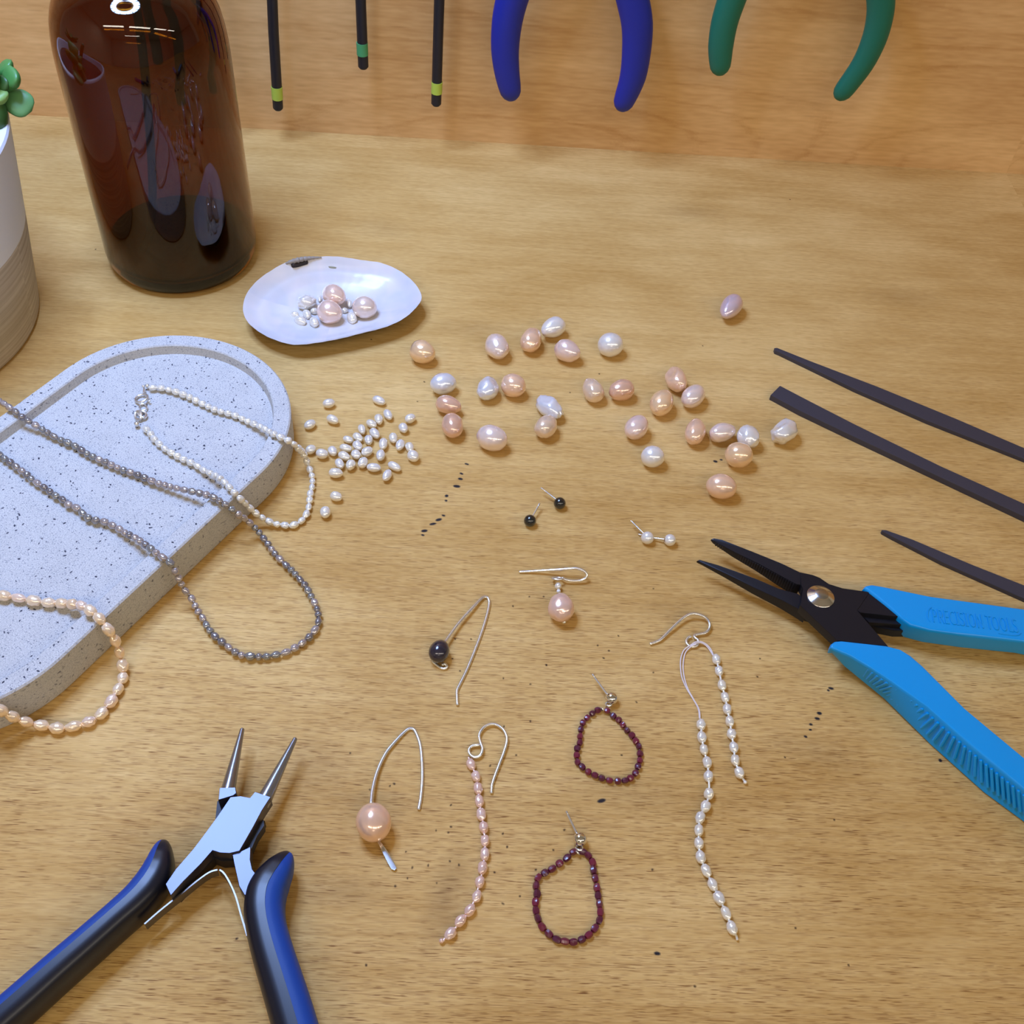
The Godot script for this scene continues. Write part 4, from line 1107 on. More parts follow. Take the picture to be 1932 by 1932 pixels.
# ---------------------------------------------------------------- the mussel shell
func build_shell() -> void:
	var rim: Array = [v(-92.27, 8.00, -338.05), v(-91.49, 9.50, -342.98), v(-87.98, 11.00, -350.40), v(-82.23, 12.50, -356.00), v(-77.80, 13.50, -359.05), v(-72.13, 13.50, -362.22), v(-63.76, 13.00, -364.75), v(-56.45, 12.50, -365.76), v(-47.51, 11.50, -365.68), v(-40.83, 11.00, -365.13), v(-33.55, 10.00, -362.40), v(-27.79, 9.50, -356.59), v(-24.44, 9.00, -351.00), v(-23.46, 8.80, -346.94), v(-24.34, 8.60, -343.10), v(-28.96, 8.20, -335.00), v(-35.72, 7.80, -329.58), v(-45.83, 7.60, -324.43), v(-53.75, 7.40, -321.09), v(-63.76, 7.20, -317.61), v(-69.82, 7.20, -316.75), v(-76.27, 7.20, -318.54), v(-82.09, 7.40, -321.40), v(-87.97, 7.60, -326.80), v(-91.09, 7.80, -332.21)]
	rim = smooth(rim, 1.6, true)
	var n := rim.size()
	for i in n:
		rim[i] += v(0, 0.06 * sin(i * 1.9) + 0.1 * sin(i * 0.5), 0)
	var c: Vector3 = v(-58.62, 1.50, -343.82)
	var o := thing("mussel_shell", "open mussel shell with a white pearly inside holding loose pearls", "shell", v(c.x, 0, c.z))
	var im := Image.create(256, 256, false, Image.FORMAT_RGB8)
	var a := noise_bytes(256, 256, 2.0, 1.0, 0.02, 51, 3)
	var b := noise_bytes(256, 256, 1.0, 2.0, 0.03, 52, 2)
	for y in 256:
		for x in 256:
			var k := clampf(0.5 + (a[y * 256 + x] - 128) * 0.005, 0, 1)
			var q := rgb(218, 210, 204).lerp(rgb(192, 192, 198), k)
			im.set_pixel(x, y, q.lerp(rgb(232, 214, 208), clampf((b[y * 256 + x] - 120) * 0.005, 0, 0.5)))
	var nacre := textured(im, 0.36, 0.5)
	nacre.uv1_triplanar = true
	nacre.uv1_scale = Vector3.ONE * 14.0
	nacre.clearcoat_enabled = true
	nacre.clearcoat = 0.25
	nacre.clearcoat_roughness = 0.2
	var hide := mat(rgb(44, 38, 36), 0.55)
	var inner := []
	var under := []
	for k in range(17):
		var t := 1.0 - k / 16.0
		var ri := []
		var ro := []
		for i in n:
			var p: Vector3 = c + (rim[i] - c) * t
			var edge := pow(t, 2.6)
			p.y = lerpf(1.9, rim[i].y, edge) - 0.75 * exp(-pow((t - 0.87) / 0.055, 2.0)) - 0.25 * exp(-pow((t - 0.68) / 0.05, 2.0))
			ri.append(p)
			var q: Vector3 = c + (rim[i] - c) * (t * 0.985 + 0.004)
			q.y = maxf(0.12, p.y - lerpf(1.7, 0.6, t))
			ro.append(q)
		inner.append(ri)
		under.append(ro)
	# a closed lens for each layer, so that both have thickness
	var mid := []
	for k in range(17):
		var r := []
		for i in n:
			r.append(inner[k][i].lerp(under[k][i], 0.45))
		mid.append(r)
	var lay := inner.duplicate()
	var back := mid.duplicate()
	back.reverse()
	lay.pop_back()
	back.pop_front()
	part("nacre", shape().skin([[c + v(0, 0.4, 0)]] + rev(lay) + rev(back) + [[v(c.x, 1.0, c.z)]]), nacre, o, 60.0)
	var l2 := mid.duplicate()
	var b2 := under.duplicate()
	b2.reverse()
	l2.pop_back()
	b2.pop_front()
	part("outer_shell", shape().skin([[v(c.x, 0.98, c.z)]] + rev(l2) + rev(b2) + [[v(c.x, 0.12, c.z)]]), hide, o, 60.0)
	# hinge: a knobbly beak with a dark hollow
	var beak := smooth([v(-78.58, 13.00, -358.61), v(-75.70, 13.70, -359.50), v(-72.17, 13.60, -361.37), v(-68.21, 13.20, -363.17), v(-64.95, 13.00, -364.10)], 0.6)
	var fat := []
	for i in beak.size():
		fat.append((0.25 + 0.75 * sin(PI * pow(float(i) / (beak.size() - 1), 0.7))) * (1.0 + 0.18 * sin(i * 2.3)))
	part("hinge", shape().tube(beak, fat, 10), mat(rgb(150, 138, 124), 0.65), o)
	part("hinge_hollow", shape().tube(smooth([v(-75.78, 12.20, -359.09), v(-74.27, 11.80, -360.13), v(-72.33, 11.80, -361.36), v(-70.72, 12.00, -362.12)], 0.5), 1.2, 10), mat(rgb(42, 30, 24), 0.7), o)
	part("hinge_ligament", shape().tube(smooth([v(-64.72, 9.40, -363.57), v(-61.70, 9.20, -363.23), v(-59.19, 8.80, -363.47)], 1.0), 0.7, 8), mat(rgb(150, 146, 122), 0.6), o)

func rev(a: Array) -> Array:
	var b := a.duplicate()
	b.reverse()
	return b

# ---------------------------------------------------------------- loose pearls
func build_pearls() -> void:
	var peach := pearl_mat(rgb(238, 186, 150))
	var gold := pearl_mat(rgb(240, 190, 140))
	var copper := pearl_mat(rgb(220, 162, 132))
	var pink := pearl_mat(rgb(236, 200, 190))
	var blush := pearl_mat(rgb(236, 208, 198))
	var white := pearl_mat(rgb(234, 228, 226))
	var cool := pearl_mat(rgb(222, 222, 234))
	var champagne := pearl_mat(rgb(226, 190, 160))
	var lilac := pearl_mat(rgb(206, 176, 190))
	var g := "large pearls scattered on the bench"
	pearl("large_pearl", v(-21.36, 4.68, -319.26), 5.14, 4.68, -24.6, pearl_mesh(0.08, 0.05, 1), gold, "golden peach pearl lying alone just right of the mussel shell", g)
	pearl("large_pearl", v(7.12, 4.63, -324.71), 5.72, 4.63, -67.7, pearl_mesh(0.05, 0.06, 2), blush, "pale pinkish pearl lying alone between shell and the cluster of three pearls", g)
	pearl("large_pearl", v(20.40, 4.47, -330.09), 6.04, 4.47, 76.8, pearl_mesh(0.22, 0.05, 3), peach, "egg-shaped peach pearl at the left of the cluster of three", g)
	pearl("large_pearl", v(29.25, 4.53, -338.17), 5.52, 4.53, -141.4, pearl_mesh(0.3, 0.04, 4), white, "drop-shaped whitish pearl at the back of the cluster of three", g)
	pearl("large_pearl", v(34.40, 4.64, -324.36), 5.33, 4.64, -32.6, pearl_mesh(0.16, 0.06, 5), pink, "rosy pearl with a blunt point, front of the cluster of three", g)
	pearl("large_pearl", v(51.56, 4.89, -329.07), 5.10, 4.89, 4.6, pearl_mesh(0.04, 0.03, 6), white, "round whitish pearl lying alone right of the cluster of three", g)
	pearl("large_pearl", v(-12.57, 4.16, -302.49), 4.98, 4.16, 18.8, pearl_mesh(0.05, 0.05, 7), cool, "bluish white pearl at the back of the row of three", g)
	pearl("large_pearl", v(-10.15, 3.70, -291.67), 4.92, 3.70, -17.2, pearl_mesh(0.18, 0.05, 8), copper, "oval copper pearl in the middle of the row of three", g)
	pearl("large_pearl", v(-8.03, 4.11, -280.57), 5.17, 4.11, -80.3, pearl_mesh(0.12, 0.05, 9), copper, "copper pearl at the front of the row of three", g)
	pearl("large_pearl", v(4.31, 4.16, -301.13), 5.17, 4.16, 70.3, pearl_mesh(0.08, 0.1, 10, v(0.1, 0.16, 0.1)), cool, "small uneven bluish white pearl touching a peach one", g)
	pearl("large_pearl", v(13.71, 4.58, -303.02), 4.82, 4.58, -37.6, pearl_mesh(0.06, 0.05, 11), peach, "peach pink pearl touching a bluish white one", g)
	pearl("large_pearl", v(6.27, 4.74, -274.73), 5.77, 4.74, -26.3, pearl_mesh(0.03, 0.05, 12), blush, "biggest pale pinkish pearl, oval, lying alone left of the bright baroque pearl", g)
	pearl("large_pearl", v(27.07, 3.91, -293.02), 6.41, 3.91, -49.1, pearl_mesh(0.1, 0.16, 13, v(-0.12, 0.22, 0.05)), cool, "long uneven bright bluish baroque pearl behind a champagne drop", g)
	pearl("large_pearl", v(25.75, 4.23, -282.29), 5.03, 4.23, 60.0, pearl_mesh(0.2, 0.08, 14), champagne, "champagne drop-shaped pearl in front of the long bluish baroque pearl", g)
	pearl("large_pearl", v(43.66, 4.29, -303.06), 5.44, 4.29, 110.1, pearl_mesh(0.24, 0.08, 15), champagne, "pear-shaped brownish champagne pearl, left of a side-by-side pair", g)
	pearl("large_pearl", v(54.60, 4.30, -303.87), 5.12, 4.30, -155.5, pearl_mesh(0.1, 0.05, 16), copper, "oval copper peach pearl, right of a side-by-side pair", g)
	pearl("large_pearl", v(102.57, 4.80, -357.08), 7.14, 4.80, -118.7, pearl_mesh(0.34, 0.03, 17), lilac, "lilac teardrop pearl lying far from all others at the back", g)
	pearl("large_pearl", v(76.04, 4.15, -311.58), 6.05, 4.15, 103.1, pearl_mesh(0.14, 0.1, 18, v(0.16, 0.22, -0.2)), peach, "peach pearl with a dent in its side, back of the triangle of three", g)
	pearl("large_pearl", v(69.25, 4.56, -297.81), 5.94, 4.56, 68.5, pearl_mesh(0.12, 0.04, 19), gold, "golden orange pearl at the left of the triangle of three", g)
	pearl("large_pearl", v(81.67, 4.20, -302.62), 5.77, 4.20, 53.1, pearl_mesh(0.12, 0.04, 20), blush, "creamy white egg-shaped pearl at the right of the triangle of three", g)
	pearl("large_pearl", v(58.95, 4.26, -284.32), 5.43, 4.26, 57.7, pearl_mesh(0.1, 0.05, 21), pink, "rosy egg-shaped pearl lying alone behind the plain round white one", g)
	pearl("large_pearl", v(63.84, 4.06, -269.88), 4.26, 4.06, 3.9, pearl_mesh(0.03, 0.03, 22), white, "plain round white pearl lying alone behind the white pearl studs", g)
	pearl("large_pearl", v(80.57, 4.17, -283.74), 6.04, 4.17, 73.9, pearl_mesh(0.22, 0.06, 23), peach, "tall peach drop at the left end of the line of pearls", g)
	pearl("large_pearl", v(90.57, 3.88, -284.17), 5.29, 3.88, 23.1, pearl_mesh(0.24, 0.06, 24), blush, "creamy white pearl with a pointed right end, in the line of pearls", g)
	pearl("large_pearl", v(99.82, 4.16, -282.12), 4.64, 4.16, -73.9, pearl_mesh(0.05, 0.1, 25), white, "whitish pearl with a ring mark behind the golden pearl", g)
	pearl("large_pearl", v(94.99, 4.76, -272.15), 5.05, 4.76, -10.2, pearl_mesh(0.04, 0.04, 26), gold, "golden orange pearl touching the whitish one in the line of pearls", g)
	pearl("large_pearl", v(113.71, 4.49, -285.73), 5.76, 4.49, 42.4, pearl_mesh(0.1, 0.14, 27, v(-0.1, 0.25, -0.24)), white, "heart-shaped white baroque pearl nearest the square-ended file", g)
	pearl("large_pearl", v(86.88, 4.54, -256.52), 5.38, 4.54, -10.0, pearl_mesh(0.03, 0.03, 28), peach, "large peach pearl lying alone, nearest the needle nose pliers", g)
	# in the shell
	var s := "pearls heaped in the mussel shell"
	var sh := pearl_mat(rgb(244, 202, 186))
	pearl("large_pearl", v(-58.34, 6.97, -347.97), 5.09, 4.37, -37.3, pearl_mesh(0.1, 0.05, 29), sh, "pale peach pearl at the back of the heap in the shell", s)
	pearl("large_pearl", v(-58.99, 6.32, -338.18), 5.20, 4.72, -24.7, pearl_mesh(0.05, 0.05, 30), sh, "big pink peach pearl at the front of the heap in the shell", s)
	pearl("large_pearl", v(-45.64, 6.44, -342.03), 4.97, 4.54, -10.8, pearl_mesh(0.04, 0.03, 31), blush, "pale pearl with a drill hole, rightmost in the shell", s)
	pearl("large_pearl", v(-69.02, 5.06, -345.12), 3.80, 3.06, 21.0, pearl_mesh(0.1, 0.16, 32), white, "uneven white pearl at the left back of the heap in the shell", s)
	var seed := pearl_mat(rgb(238, 232, 222))
	for r in [
		[v(-73.06, 2.96, -339.78), 1.85, 1.36, -24.5, "leftmost small white pearl in the shell"], [v(-70.23, 3.47, -335.45), 2.65, 1.87, -30.6, "small white oval pearl at the front left of the shell's heap"],
		[v(-68.24, 3.27, -339.80), 2.30, 1.67, -62.8, "small white pearl squeezed between two others left of the big pink one"], [v(-64.79, 3.47, -334.93), 2.44, 1.87, -62.9, "small white pearl at the left foot of the big pink one in the shell"],
		[v(-65.64, 3.16, -342.14), 1.57, 1.36, 4.8, "tiny white pearl tucked behind the big pink one at its left"], [v(-64.55, 3.26, -350.17), 1.86, 1.06, -82.8, "small upright white pearl beside the uneven white one in the shell"],
		[v(-52.45, 3.38, -348.02), 2.29, 1.38, -77.6, "small white pearl behind the gap left of the drilled one in the shell"], [v(-53.92, 2.96, -343.89), 1.37, 1.16, 4.8, "tiny white pearl right beside the big pink one in the shell"], [v(-50.36, 3.69, -338.47), 2.84, 2.09, -71.0, "small white pearl in front of the drilled one in the shell"]]:
		pearl("seed_pearl", r[0], r[1], r[2], r[3], pearl_mesh(0.12, 0.08, 33), seed, r[4], "small pearls in the mussel shell")

func build_seed_pearls() -> void:
	var tones := [pearl_mat(rgb(236, 228, 218)), pearl_mat(rgb(232, 226, 222)), pearl_mat(rgb(238, 228, 212))]
	var alone := "loose seed pearls beside the tray"
	var rows := [
		[v(-53.89, 1.85, -291.27), 2.32, 1.85, 18.8, "small white pearl lying alone farthest back left beside the tray"], [v(-35.80, 1.75, -294.27), 2.71, 1.75, -29.8, "small white oval pearl lying alone at the back of the loose heap"],
		[v(-51.51, 1.83, -282.97), 2.49, 1.83, -29.1, "small white pearl lying between tray rim and heap, right of its neighbour at the rim"], [v(-59.26, 1.78, -279.87), 2.39, 1.78, 45.2, "small white pearl nearest the tray rim at the back"],
		[v(-31.86, 1.69, -287.06), 2.56, 1.69, -63.4, "topmost small white pearl of the crowded heap, at its upper right"], [v(-35.00, 1.72, -284.40), 2.43, 1.72, -74.3, "small white pearl second from the top of the heap, left of the topmost"], [v(-23.63, 1.84, -285.47), 2.16, 1.84, 37.9, "small white pearl at the upper right corner of the loose heap"], [v(-25.75, 1.82, -280.42), 2.18, 1.82, -63.7, "small white pearl just below the upper right corner pearl of the heap"],
		[v(-37.42, 1.64, -281.92), 2.26, 1.64, -35.0, "small white pearl third down the heap's upper tail, lying across"], [v(-40.60, 1.44, -279.09), 2.36, 1.44, -70.1, "narrow upright small white pearl at the upper left edge of the heap"], [v(-35.75, 1.77, -276.98), 2.49, 1.77, -50.0, "slanted small white pearl under the third one of the heap's upper tail"], [v(-41.60, 1.62, -274.80), 2.30, 1.62, -44.9, "tilted small white pearl just below the narrow upright one of the heap"], [v(-44.97, 1.42, -273.58), 2.02, 1.42, -22.9, "small white pearl lying flat, leftmost of the heap's upper half"], [v(-37.61, 1.61, -273.74), 2.17, 1.61, -77.4, "small upright white pearl at the middle top of the heap's core"],
		[v(-28.95, 1.77, -275.12), 2.26, 1.77, -74.6, "roundish small white pearl at the left end of the row right of the heap"], [v(-32.28, 1.69, -272.07), 2.69, 1.69, -88.5, "upper of two upright small white pearls right of the heap's core"], [v(-26.24, 1.69, -271.93), 2.52, 1.69, -100.1, "leaning small white pearl midway along the row right of the heap"], [v(-22.78, 1.72, -270.94), 2.31, 1.72, -71.3, "small white pearl directly behind the drilled one right of the heap"], [v(-21.21, 2.15, -266.31), 2.41, 2.15, -45.5, "largest small pearl with a drill hole at the right of the heap"],
		[v(-41.22, 1.75, -270.44), 2.22, 1.75, -53.9, "slanted small white pearl in the heap's core under the tilted one"], [v(-45.32, 1.60, -269.15), 2.36, 1.60, -16.5, "long flat small white pearl at the left edge of the heap's core"], [v(-37.56, 1.82, -267.74), 2.26, 1.82, 43.5, "plump diagonal small white pearl at the right of the heap's core"], [v(-32.71, 1.74, -266.32), 2.41, 1.74, -88.5, "lower of two upright small white pearls right of the heap's core"],
		[v(-57.35, 1.82, -267.37), 2.07, 1.82, 44.5, "small white pearl touching the bracelet beside the tray"], [v(-53.20, 1.96, -265.45), 2.24, 1.96, -16.3, "small white pearl second from the bracelet in the row leading to the heap"], [v(-49.66, 1.74, -267.26), 2.12, 1.74, -61.4, "small white pearl third from the bracelet in the row leading to the heap"],
		[v(-45.36, 1.74, -265.08), 2.39, 1.74, -28.5, "plump slanted small white pearl below the long flat one at the heap's left"], [v(-41.31, 1.74, -266.08), 2.02, 1.74, -49.2, "roundish small white pearl at the centre of the heap's core"], [v(-46.56, 1.65, -261.36), 2.26, 1.65, -61.4, "small white pearl at the heap's lower left, above the plump edge one"], [v(-42.62, 1.84, -260.89), 2.19, 1.84, -98.7, "roundish small white pearl on the heap's bottom row, second from left"], [v(-38.48, 1.84, -262.23), 2.31, 1.84, -107.1, "smooth small white pearl on the heap's bottom row, third from left"],
		[v(-34.56, 1.72, -260.23), 2.51, 1.72, -3.1, "long flat small white pearl at the right end of the heap's bottom row"], [v(-47.33, 1.97, -256.58), 2.52, 1.97, -3.1, "plump small white pearl at the lower left edge of the heap"], [v(-27.43, 1.58, -261.42), 2.73, 1.58, -34.4, "pointed small white pearl at the lower right edge of the heap"], [v(-29.59, 1.68, -256.93), 2.55, 1.68, -104.0, "small white pearl at the very bottom right of the heap"],
		[v(-45.96, 1.89, -245.84), 2.22, 1.89, -22.0, "small white pearl lying alone below the heap, farther from the tray"], [v(-48.69, 1.90, -238.57), 2.28, 1.90, -83.0, "small white pearl lying alone below the heap, nearest the bracelet's end"],
	]
	for i in rows.size():
		var r: Array = rows[i]
		pearl("seed_pearl", r[0], r[1], r[2], r[3], pearl_mesh(0.1 + 0.05 * (i % 3), 0.06, 60 + i % 4, Vector3.ZERO, 12, 16), tones[i % 3], r[4], alone)

# ---------------------------------------------------------------- earrings
func wire(o: Node3D, called: String, path: Array, r: float, m: Material) -> void:
	part(called, shape().tube(smooth(path, 0.5), r, 10), m, o, 70.0)

func gem(o: Node3D, called: String, c: Vector3, a: float, b: float, yaw: float, mesh: Mesh, m: Material) -> void:
	var q := put(called, mesh, m, o)
	q.transform = Transform3D(lie(yaw, a, b), (c - origin) * MM)

func build_earrings() -> void:
	var silver := mat(rgb(236, 234, 230), 0.24, 0.9)
	var satin := mat(rgb(226, 226, 226), 0.34, 0.9)
	var black_pearl := mat(rgb(16, 20, 22), 0.2, 0.1)
	black_pearl.clearcoat_enabled = true
	black_pearl.clearcoat = 1.0
	black_pearl.clearcoat_roughness = 0.06
	var stud_white := pearl_mat(rgb(232, 228, 224))
	# black studs
	for s in [["black pearl stud earring nearer the white pearl studs", v(30.31, 2.15, -247.33), 2.12, v(29.07, 2.00, -249.19), v(23.88, 3.20, -253.05)], ["black pearl stud earring nearer the ink marks", v(20.09, 2.15, -238.78), 2.12, v(21.19, 2.00, -241.47), v(23.32, 2.80, -246.18)]]:
		var e := thing("stud_earring", s[0], "earring", s[1] * v(1, 0, 1), "black pearl studs")
		part("pearl", shape().ball(s[1], s[2], 24), black_pearl, e, 180.0)
		var d: Vector3 = s[4] - s[3]
		part("post", shape().tube([s[1], s[3], s[3] + d * 0.72, s[3] + d * 0.76, s[3] + d * 0.82, s[4]], [0.32, 0.32, 0.32, 0.22, 0.32, 0.3], 10), silver, e)
	# white studs
	var w1: Vector3 = v(59.61, 2.20, -233.58)
	var w2: Vector3 = v(67.21, 2.10, -233.14)
	var e1 := thing("stud_earring", "white pearl stud whose post slants up to the left", "earring", w1 * v(1, 0, 1), "white pearl studs")
	part("pearl", shape().ball(w1, 2.2, 24), stud_white, e1, 180.0)
	part("post", shape().tube([w1, v(58.07, 2.20, -235.99), v(56.01, 2.60, -238.34), v(55.74, 2.70, -238.60), v(55.49, 2.70, -238.93), v(54.37, 2.90, -240.23)], [0.3, 0.3, 0.3, 0.2, 0.3, 0.28], 10), silver, e1)
	var e2 := thing("stud_earring", "white pearl stud lying on its side with a silver cup", "earring", w2 * v(1, 0, 1), "white pearl studs")
	part("pearl", shape().ball(w2, 2.05, 24), stud_white, e2, 180.0)
	var ax: Vector3 = (v(63.05, 1.60, -234.00) - w2).normalized()
	part("cup", shape().lathe(w2, [Vector2(0, 1.3), Vector2(1.35, 1.3), Vector2(1.5, 1.5), Vector2(0.9, 2.0), Vector2(0, 2.1)], 20, ax), silver, e2)
	part("post", shape().tube([w2 + ax * 2.0, v(62.43, 1.20, -234.41), v(58.67, 0.60, -235.96), v(57.09, 0.50, -236.42)], 0.34, 10), silver, e2)
	# pink drop on a hook
	var e3 := thing("hook_earring", "silver hook earring with one mauve pink baroque pearl under a clear bead", "earring", v(30.05, 0.00, -204.62))
	wire(e3, "hook", [v(16.82, 0.50, -218.03), v(20.18, 0.80, -218.20), v(23.94, 1.40, -218.23), v(28.70, 2.40, -218.14), v(32.67, 3.20, -218.09), v(35.41, 3.60, -218.06), v(37.74, 3.40, -217.17), v(38.57, 2.60, -216.10), v(37.35, 1.60, -215.15), v(34.61, 1.30, -214.71), v(31.60, 1.60, -214.83), v(30.60, 1.90, -215.32)], 0.44, silver)
	part("ring", shape().ring_of(loop_at(v(29.05, 1.80, -214.99), v(30.77, 1.80, -214.98) - v(29.05, 1.80, -214.88), v(0.2, 0.7, 0.9)), 0.36, 10), silver, e3)
	var clear := mat(rgb(236, 232, 226), 0.12, 0.0, 0.6)
	part("bead", shape().ball(v(29.19, 1.60, -212.03), 1.15, 18), pearl_mat(rgb(226, 218, 204)), e3, 180.0)
	part("bead", shape().ball(v(29.32, 1.60, -210.02), 0.7, 14), clear, e3, 180.0)
	gem(e3, "pearl", v(29.71, 4.08, -201.70), 4.81, 4.08, -87.0, pearl_mesh(-0.05, 0.07, 71), pearl_mat(rgb(226, 178, 160)))
	part("pin_head", shape().ball(v(30.75, 1.90, -197.96), 0.72, 14), silver, e3, 180.0)
	# dark pearl on a bent wire
	var e4 := thing("hook_earring", "silver bent wire earring with one dark purple pearl", "earring", v(-7.62, 0.00, -186.21))
	wire(e4, "hook", [v(-6.55, 3.00, -186.77), v(-5.82, 2.40, -188.58), v(-2.06, 1.80, -195.92), v(2.18, 1.40, -202.53), v(4.28, 1.00, -205.74), v(5.35, 0.80, -206.99), v(6.36, 0.70, -207.12), v(7.05, 0.60, -206.08), v(7.17, 0.50, -204.07), v(5.98, 0.50, -197.25), v(3.58, 0.50, -188.05), v(0.85, 0.50, -179.14), v(-1.10, 0.50, -173.92), v(-1.62, 0.50, -172.34), v(-1.61, 0.50, -170.97), v(-1.30, 0.50, -167.42)], 0.47, silver)
	var dusk := mat(rgb(44, 38, 52), 0.24, 0.35)
	dusk.clearcoat_enabled = true
	dusk.clearcoat = 1.0
	dusk.clearcoat_roughness = 0.08
	gem(e4, "pearl", v(-7.61, 3.25, -184.09), 3.73, 3.25, 76.1, pearl_mesh(0.1, 0.03, 72), dusk)
	wire(e4, "wire_curl", [v(-8.92, 1.20, -183.24), v(-9.45, 0.80, -182.23), v(-8.48, 0.50, -181.24), v(-6.32, 0.40, -179.80), v(-5.29, 0.50, -179.98), v(-5.08, 0.80, -180.55), v(-5.83, 1.00, -181.14), v(-6.45, 1.20, -180.69)], 0.47, silver)
	# peach pearl on a pointed wire
	var e5 := thing("hook_earring", "silver pointed wire earring with one large round peach pearl and flat tail", "earring", v(-22.43, 0.00, -129.96))
	wire(e5, "hook", [v(-23.40, 3.20, -133.94), v(-23.48, 2.40, -138.08), v(-22.77, 1.50, -144.23), v(-20.86, 1.00, -150.46), v(-18.01, 0.80, -155.11), v(-15.88, 0.60, -157.94), v(-15.01, 0.60, -158.67), v(-14.04, 0.50, -158.89), v(-13.15, 0.50, -158.21), v(-11.43, 0.50, -154.00), v(-10.55, 0.50, -148.83), v(-10.07, 0.50, -142.95), v(-10.15, 0.50, -137.23), v(-10.47, 0.50, -134.12)], 0.48, satin)
	gem(e5, "pearl", v(-22.08, 4.83, -127.79), 5.31, 4.83, -75.4, pearl_mesh(0.03, 0.02, 73), pearl_mat(rgb(236, 180, 146)))
	var pad: Array = [v(-21.08, 1.60, -124.44), v(-20.74, 1.60, -124.61), v(-19.52, 1.40, -123.55), v(-17.33, 1.00, -120.86), v(-15.56, 0.80, -118.09), v(-15.13, 0.80, -117.09), v(-15.64, 0.80, -116.50), v(-16.50, 0.80, -116.76), v(-17.68, 0.90, -118.41), v(-19.49, 1.20, -121.57), v(-20.65, 1.50, -123.61)]
	part("flat_tail", plate([Shape.raised(pad, -0.45), Shape.raised(pad, -0.1), Shape.inset(pad, 0.12)]), mat(rgb(226, 226, 228), 0.22, 1.0), e5, 30.0)
	# garnet hoops
	var garnet := [mat(rgb(96, 26, 50), 0.3), mat(rgb(82, 24, 48), 0.32), mat(rgb(112, 30, 52), 0.28)]
	for g in garnet:
		g.clearcoat_enabled = true
		g.clearcoat = 0.4
		g.clearcoat_roughness = 0.12
	var barrel := []
	for i in 3:
		barrel.append(barrel_mesh(80 + i))
	var h1: Array = [v(40.19, 0.90, -167.33), v(38.55, 0.90, -166.11), v(36.99, 0.90, -164.49), v(35.66, 0.90, -162.75), v(34.95, 0.90, -160.58), v(34.76, 0.90, -158.29), v(34.57, 0.90, -156.27), v(33.74, 0.90, -154.27), v(33.53, 0.90, -152.15), v(33.83, 0.90, -149.98), v(34.98, 0.90, -148.49), v(36.70, 0.90, -146.98), v(38.52, 0.90, -146.00), v(40.47, 0.90, -145.37), v(42.63, 0.90, -144.74), v(45.00, 0.90, -144.61), v(47.06, 0.90, -144.77), v(48.65, 0.90, -145.62), v(50.17, 0.90, -147.20), v(50.99, 0.90, -149.29), v(51.66, 0.90, -151.26), v(51.84, 0.90, -153.43), v(51.78, 0.90, -155.81), v(50.99, 0.90, -157.50), v(49.86, 0.90, -159.21), v(48.60, 0.90, -160.92), v(47.48, 0.90, -162.66), v(46.28, 0.90, -164.23), v(44.75, 0.90, -165.52), v(43.02, 0.90, -167.19)]
	var h2: Array = [v(31.79, 0.90, -123.31), v(30.07, 0.90, -121.43), v(28.01, 0.90, -119.84), v(26.00, 0.90, -118.30), v(24.05, 0.90, -117.10), v(22.21, 0.90, -115.77), v(21.68, 0.90, -113.61), v(21.91, 0.90, -111.43), v(21.58, 0.90, -109.20), v(21.57, 0.90, -106.98), v(22.15, 0.90, -105.01), v(23.26, 0.90, -102.88), v(24.99, 0.90, -101.18), v(26.92, 0.90, -99.76), v(29.00, 0.90, -99.37), v(31.15, 0.90, -99.36), v(33.34, 0.90, -99.96), v(35.15, 0.90, -101.20), v(36.80, 0.90, -102.92), v(38.00, 0.90, -105.05), v(38.37, 0.90, -107.13), v(38.26, 0.90, -109.35), v(38.07, 0.90, -111.47), v(37.84, 0.90, -113.62), v(37.42, 0.90, -116.09), v(37.00, 0.90, -118.39), v(36.97, 0.90, -120.50), v(35.81, 0.90, -122.37), v(34.27, 0.90, -123.40)]
	for q in [["garnet bead hoop stud lying behind the other hoop", h1, v(44.34, 2.00, -170.78), v(43.17, 2.10, -171.89), v(38.82, 3.40, -177.99), v(43.47, 1.20, -169.18), v(41.53, 1.00, -167.49)], ["garnet bead hoop stud lying at the front, straight in line with its post", h2, v(33.52, 2.10, -126.31), v(32.56, 2.20, -128.27), v(29.90, 3.60, -133.49), v(33.41, 1.20, -124.24), v(32.83, 0.90, -123.01)]]:
		var e := thing("hoop_earring", q[0], "earring", q[2] * v(1, 0, 1), "garnet bead hoops")
		part("ball", shape().ball(q[2], 1.95, 28), mat(rgb(232, 230, 228), 0.06, 1.0), e, 180.0)
		var d: Vector3 = q[4] - q[3]
		part("post", shape().tube([q[2], q[3], q[3] + d * 0.84, q[3] + d * 0.87, q[3] + d * 0.9, q[4]], [0.36, 0.36, 0.36, 0.25, 0.36, 0.33], 10), silver, e)
		part("ring", shape().ring_of(loop_at(q[5], v(0.9, 0, 0), v(0, 0.5, 0.8)), 0.28, 8), silver, e)
		part("jump_ring", shape().ring_of(loop_at(q[6], v(0.5, 0, 0.4), v(0, 0.9, 0.3)), 0.26, 8), silver, e)
		var sz: float = 0.94 if q[1] == h1 else 1.12
		beads_at(e, "bead", q[1], sz, 0.93, barrel, garnet, true)
		part("thread", shape().ring_of(smooth(q[1], 1.0, true), 0.16, 6), garnet[1], e, 80.0)
	# pink strand on a hook
	var rose := [pearl_mat(rgb(236, 190, 176)), pearl_mat(rgb(238, 198, 188)), pearl_mat(rgb(232, 184, 170))]
	var e6 := thing("hook_earring", "silver hook earring with a long curved strand of pink rice pearls", "earring", v(3.53, 0.00, -150.52))
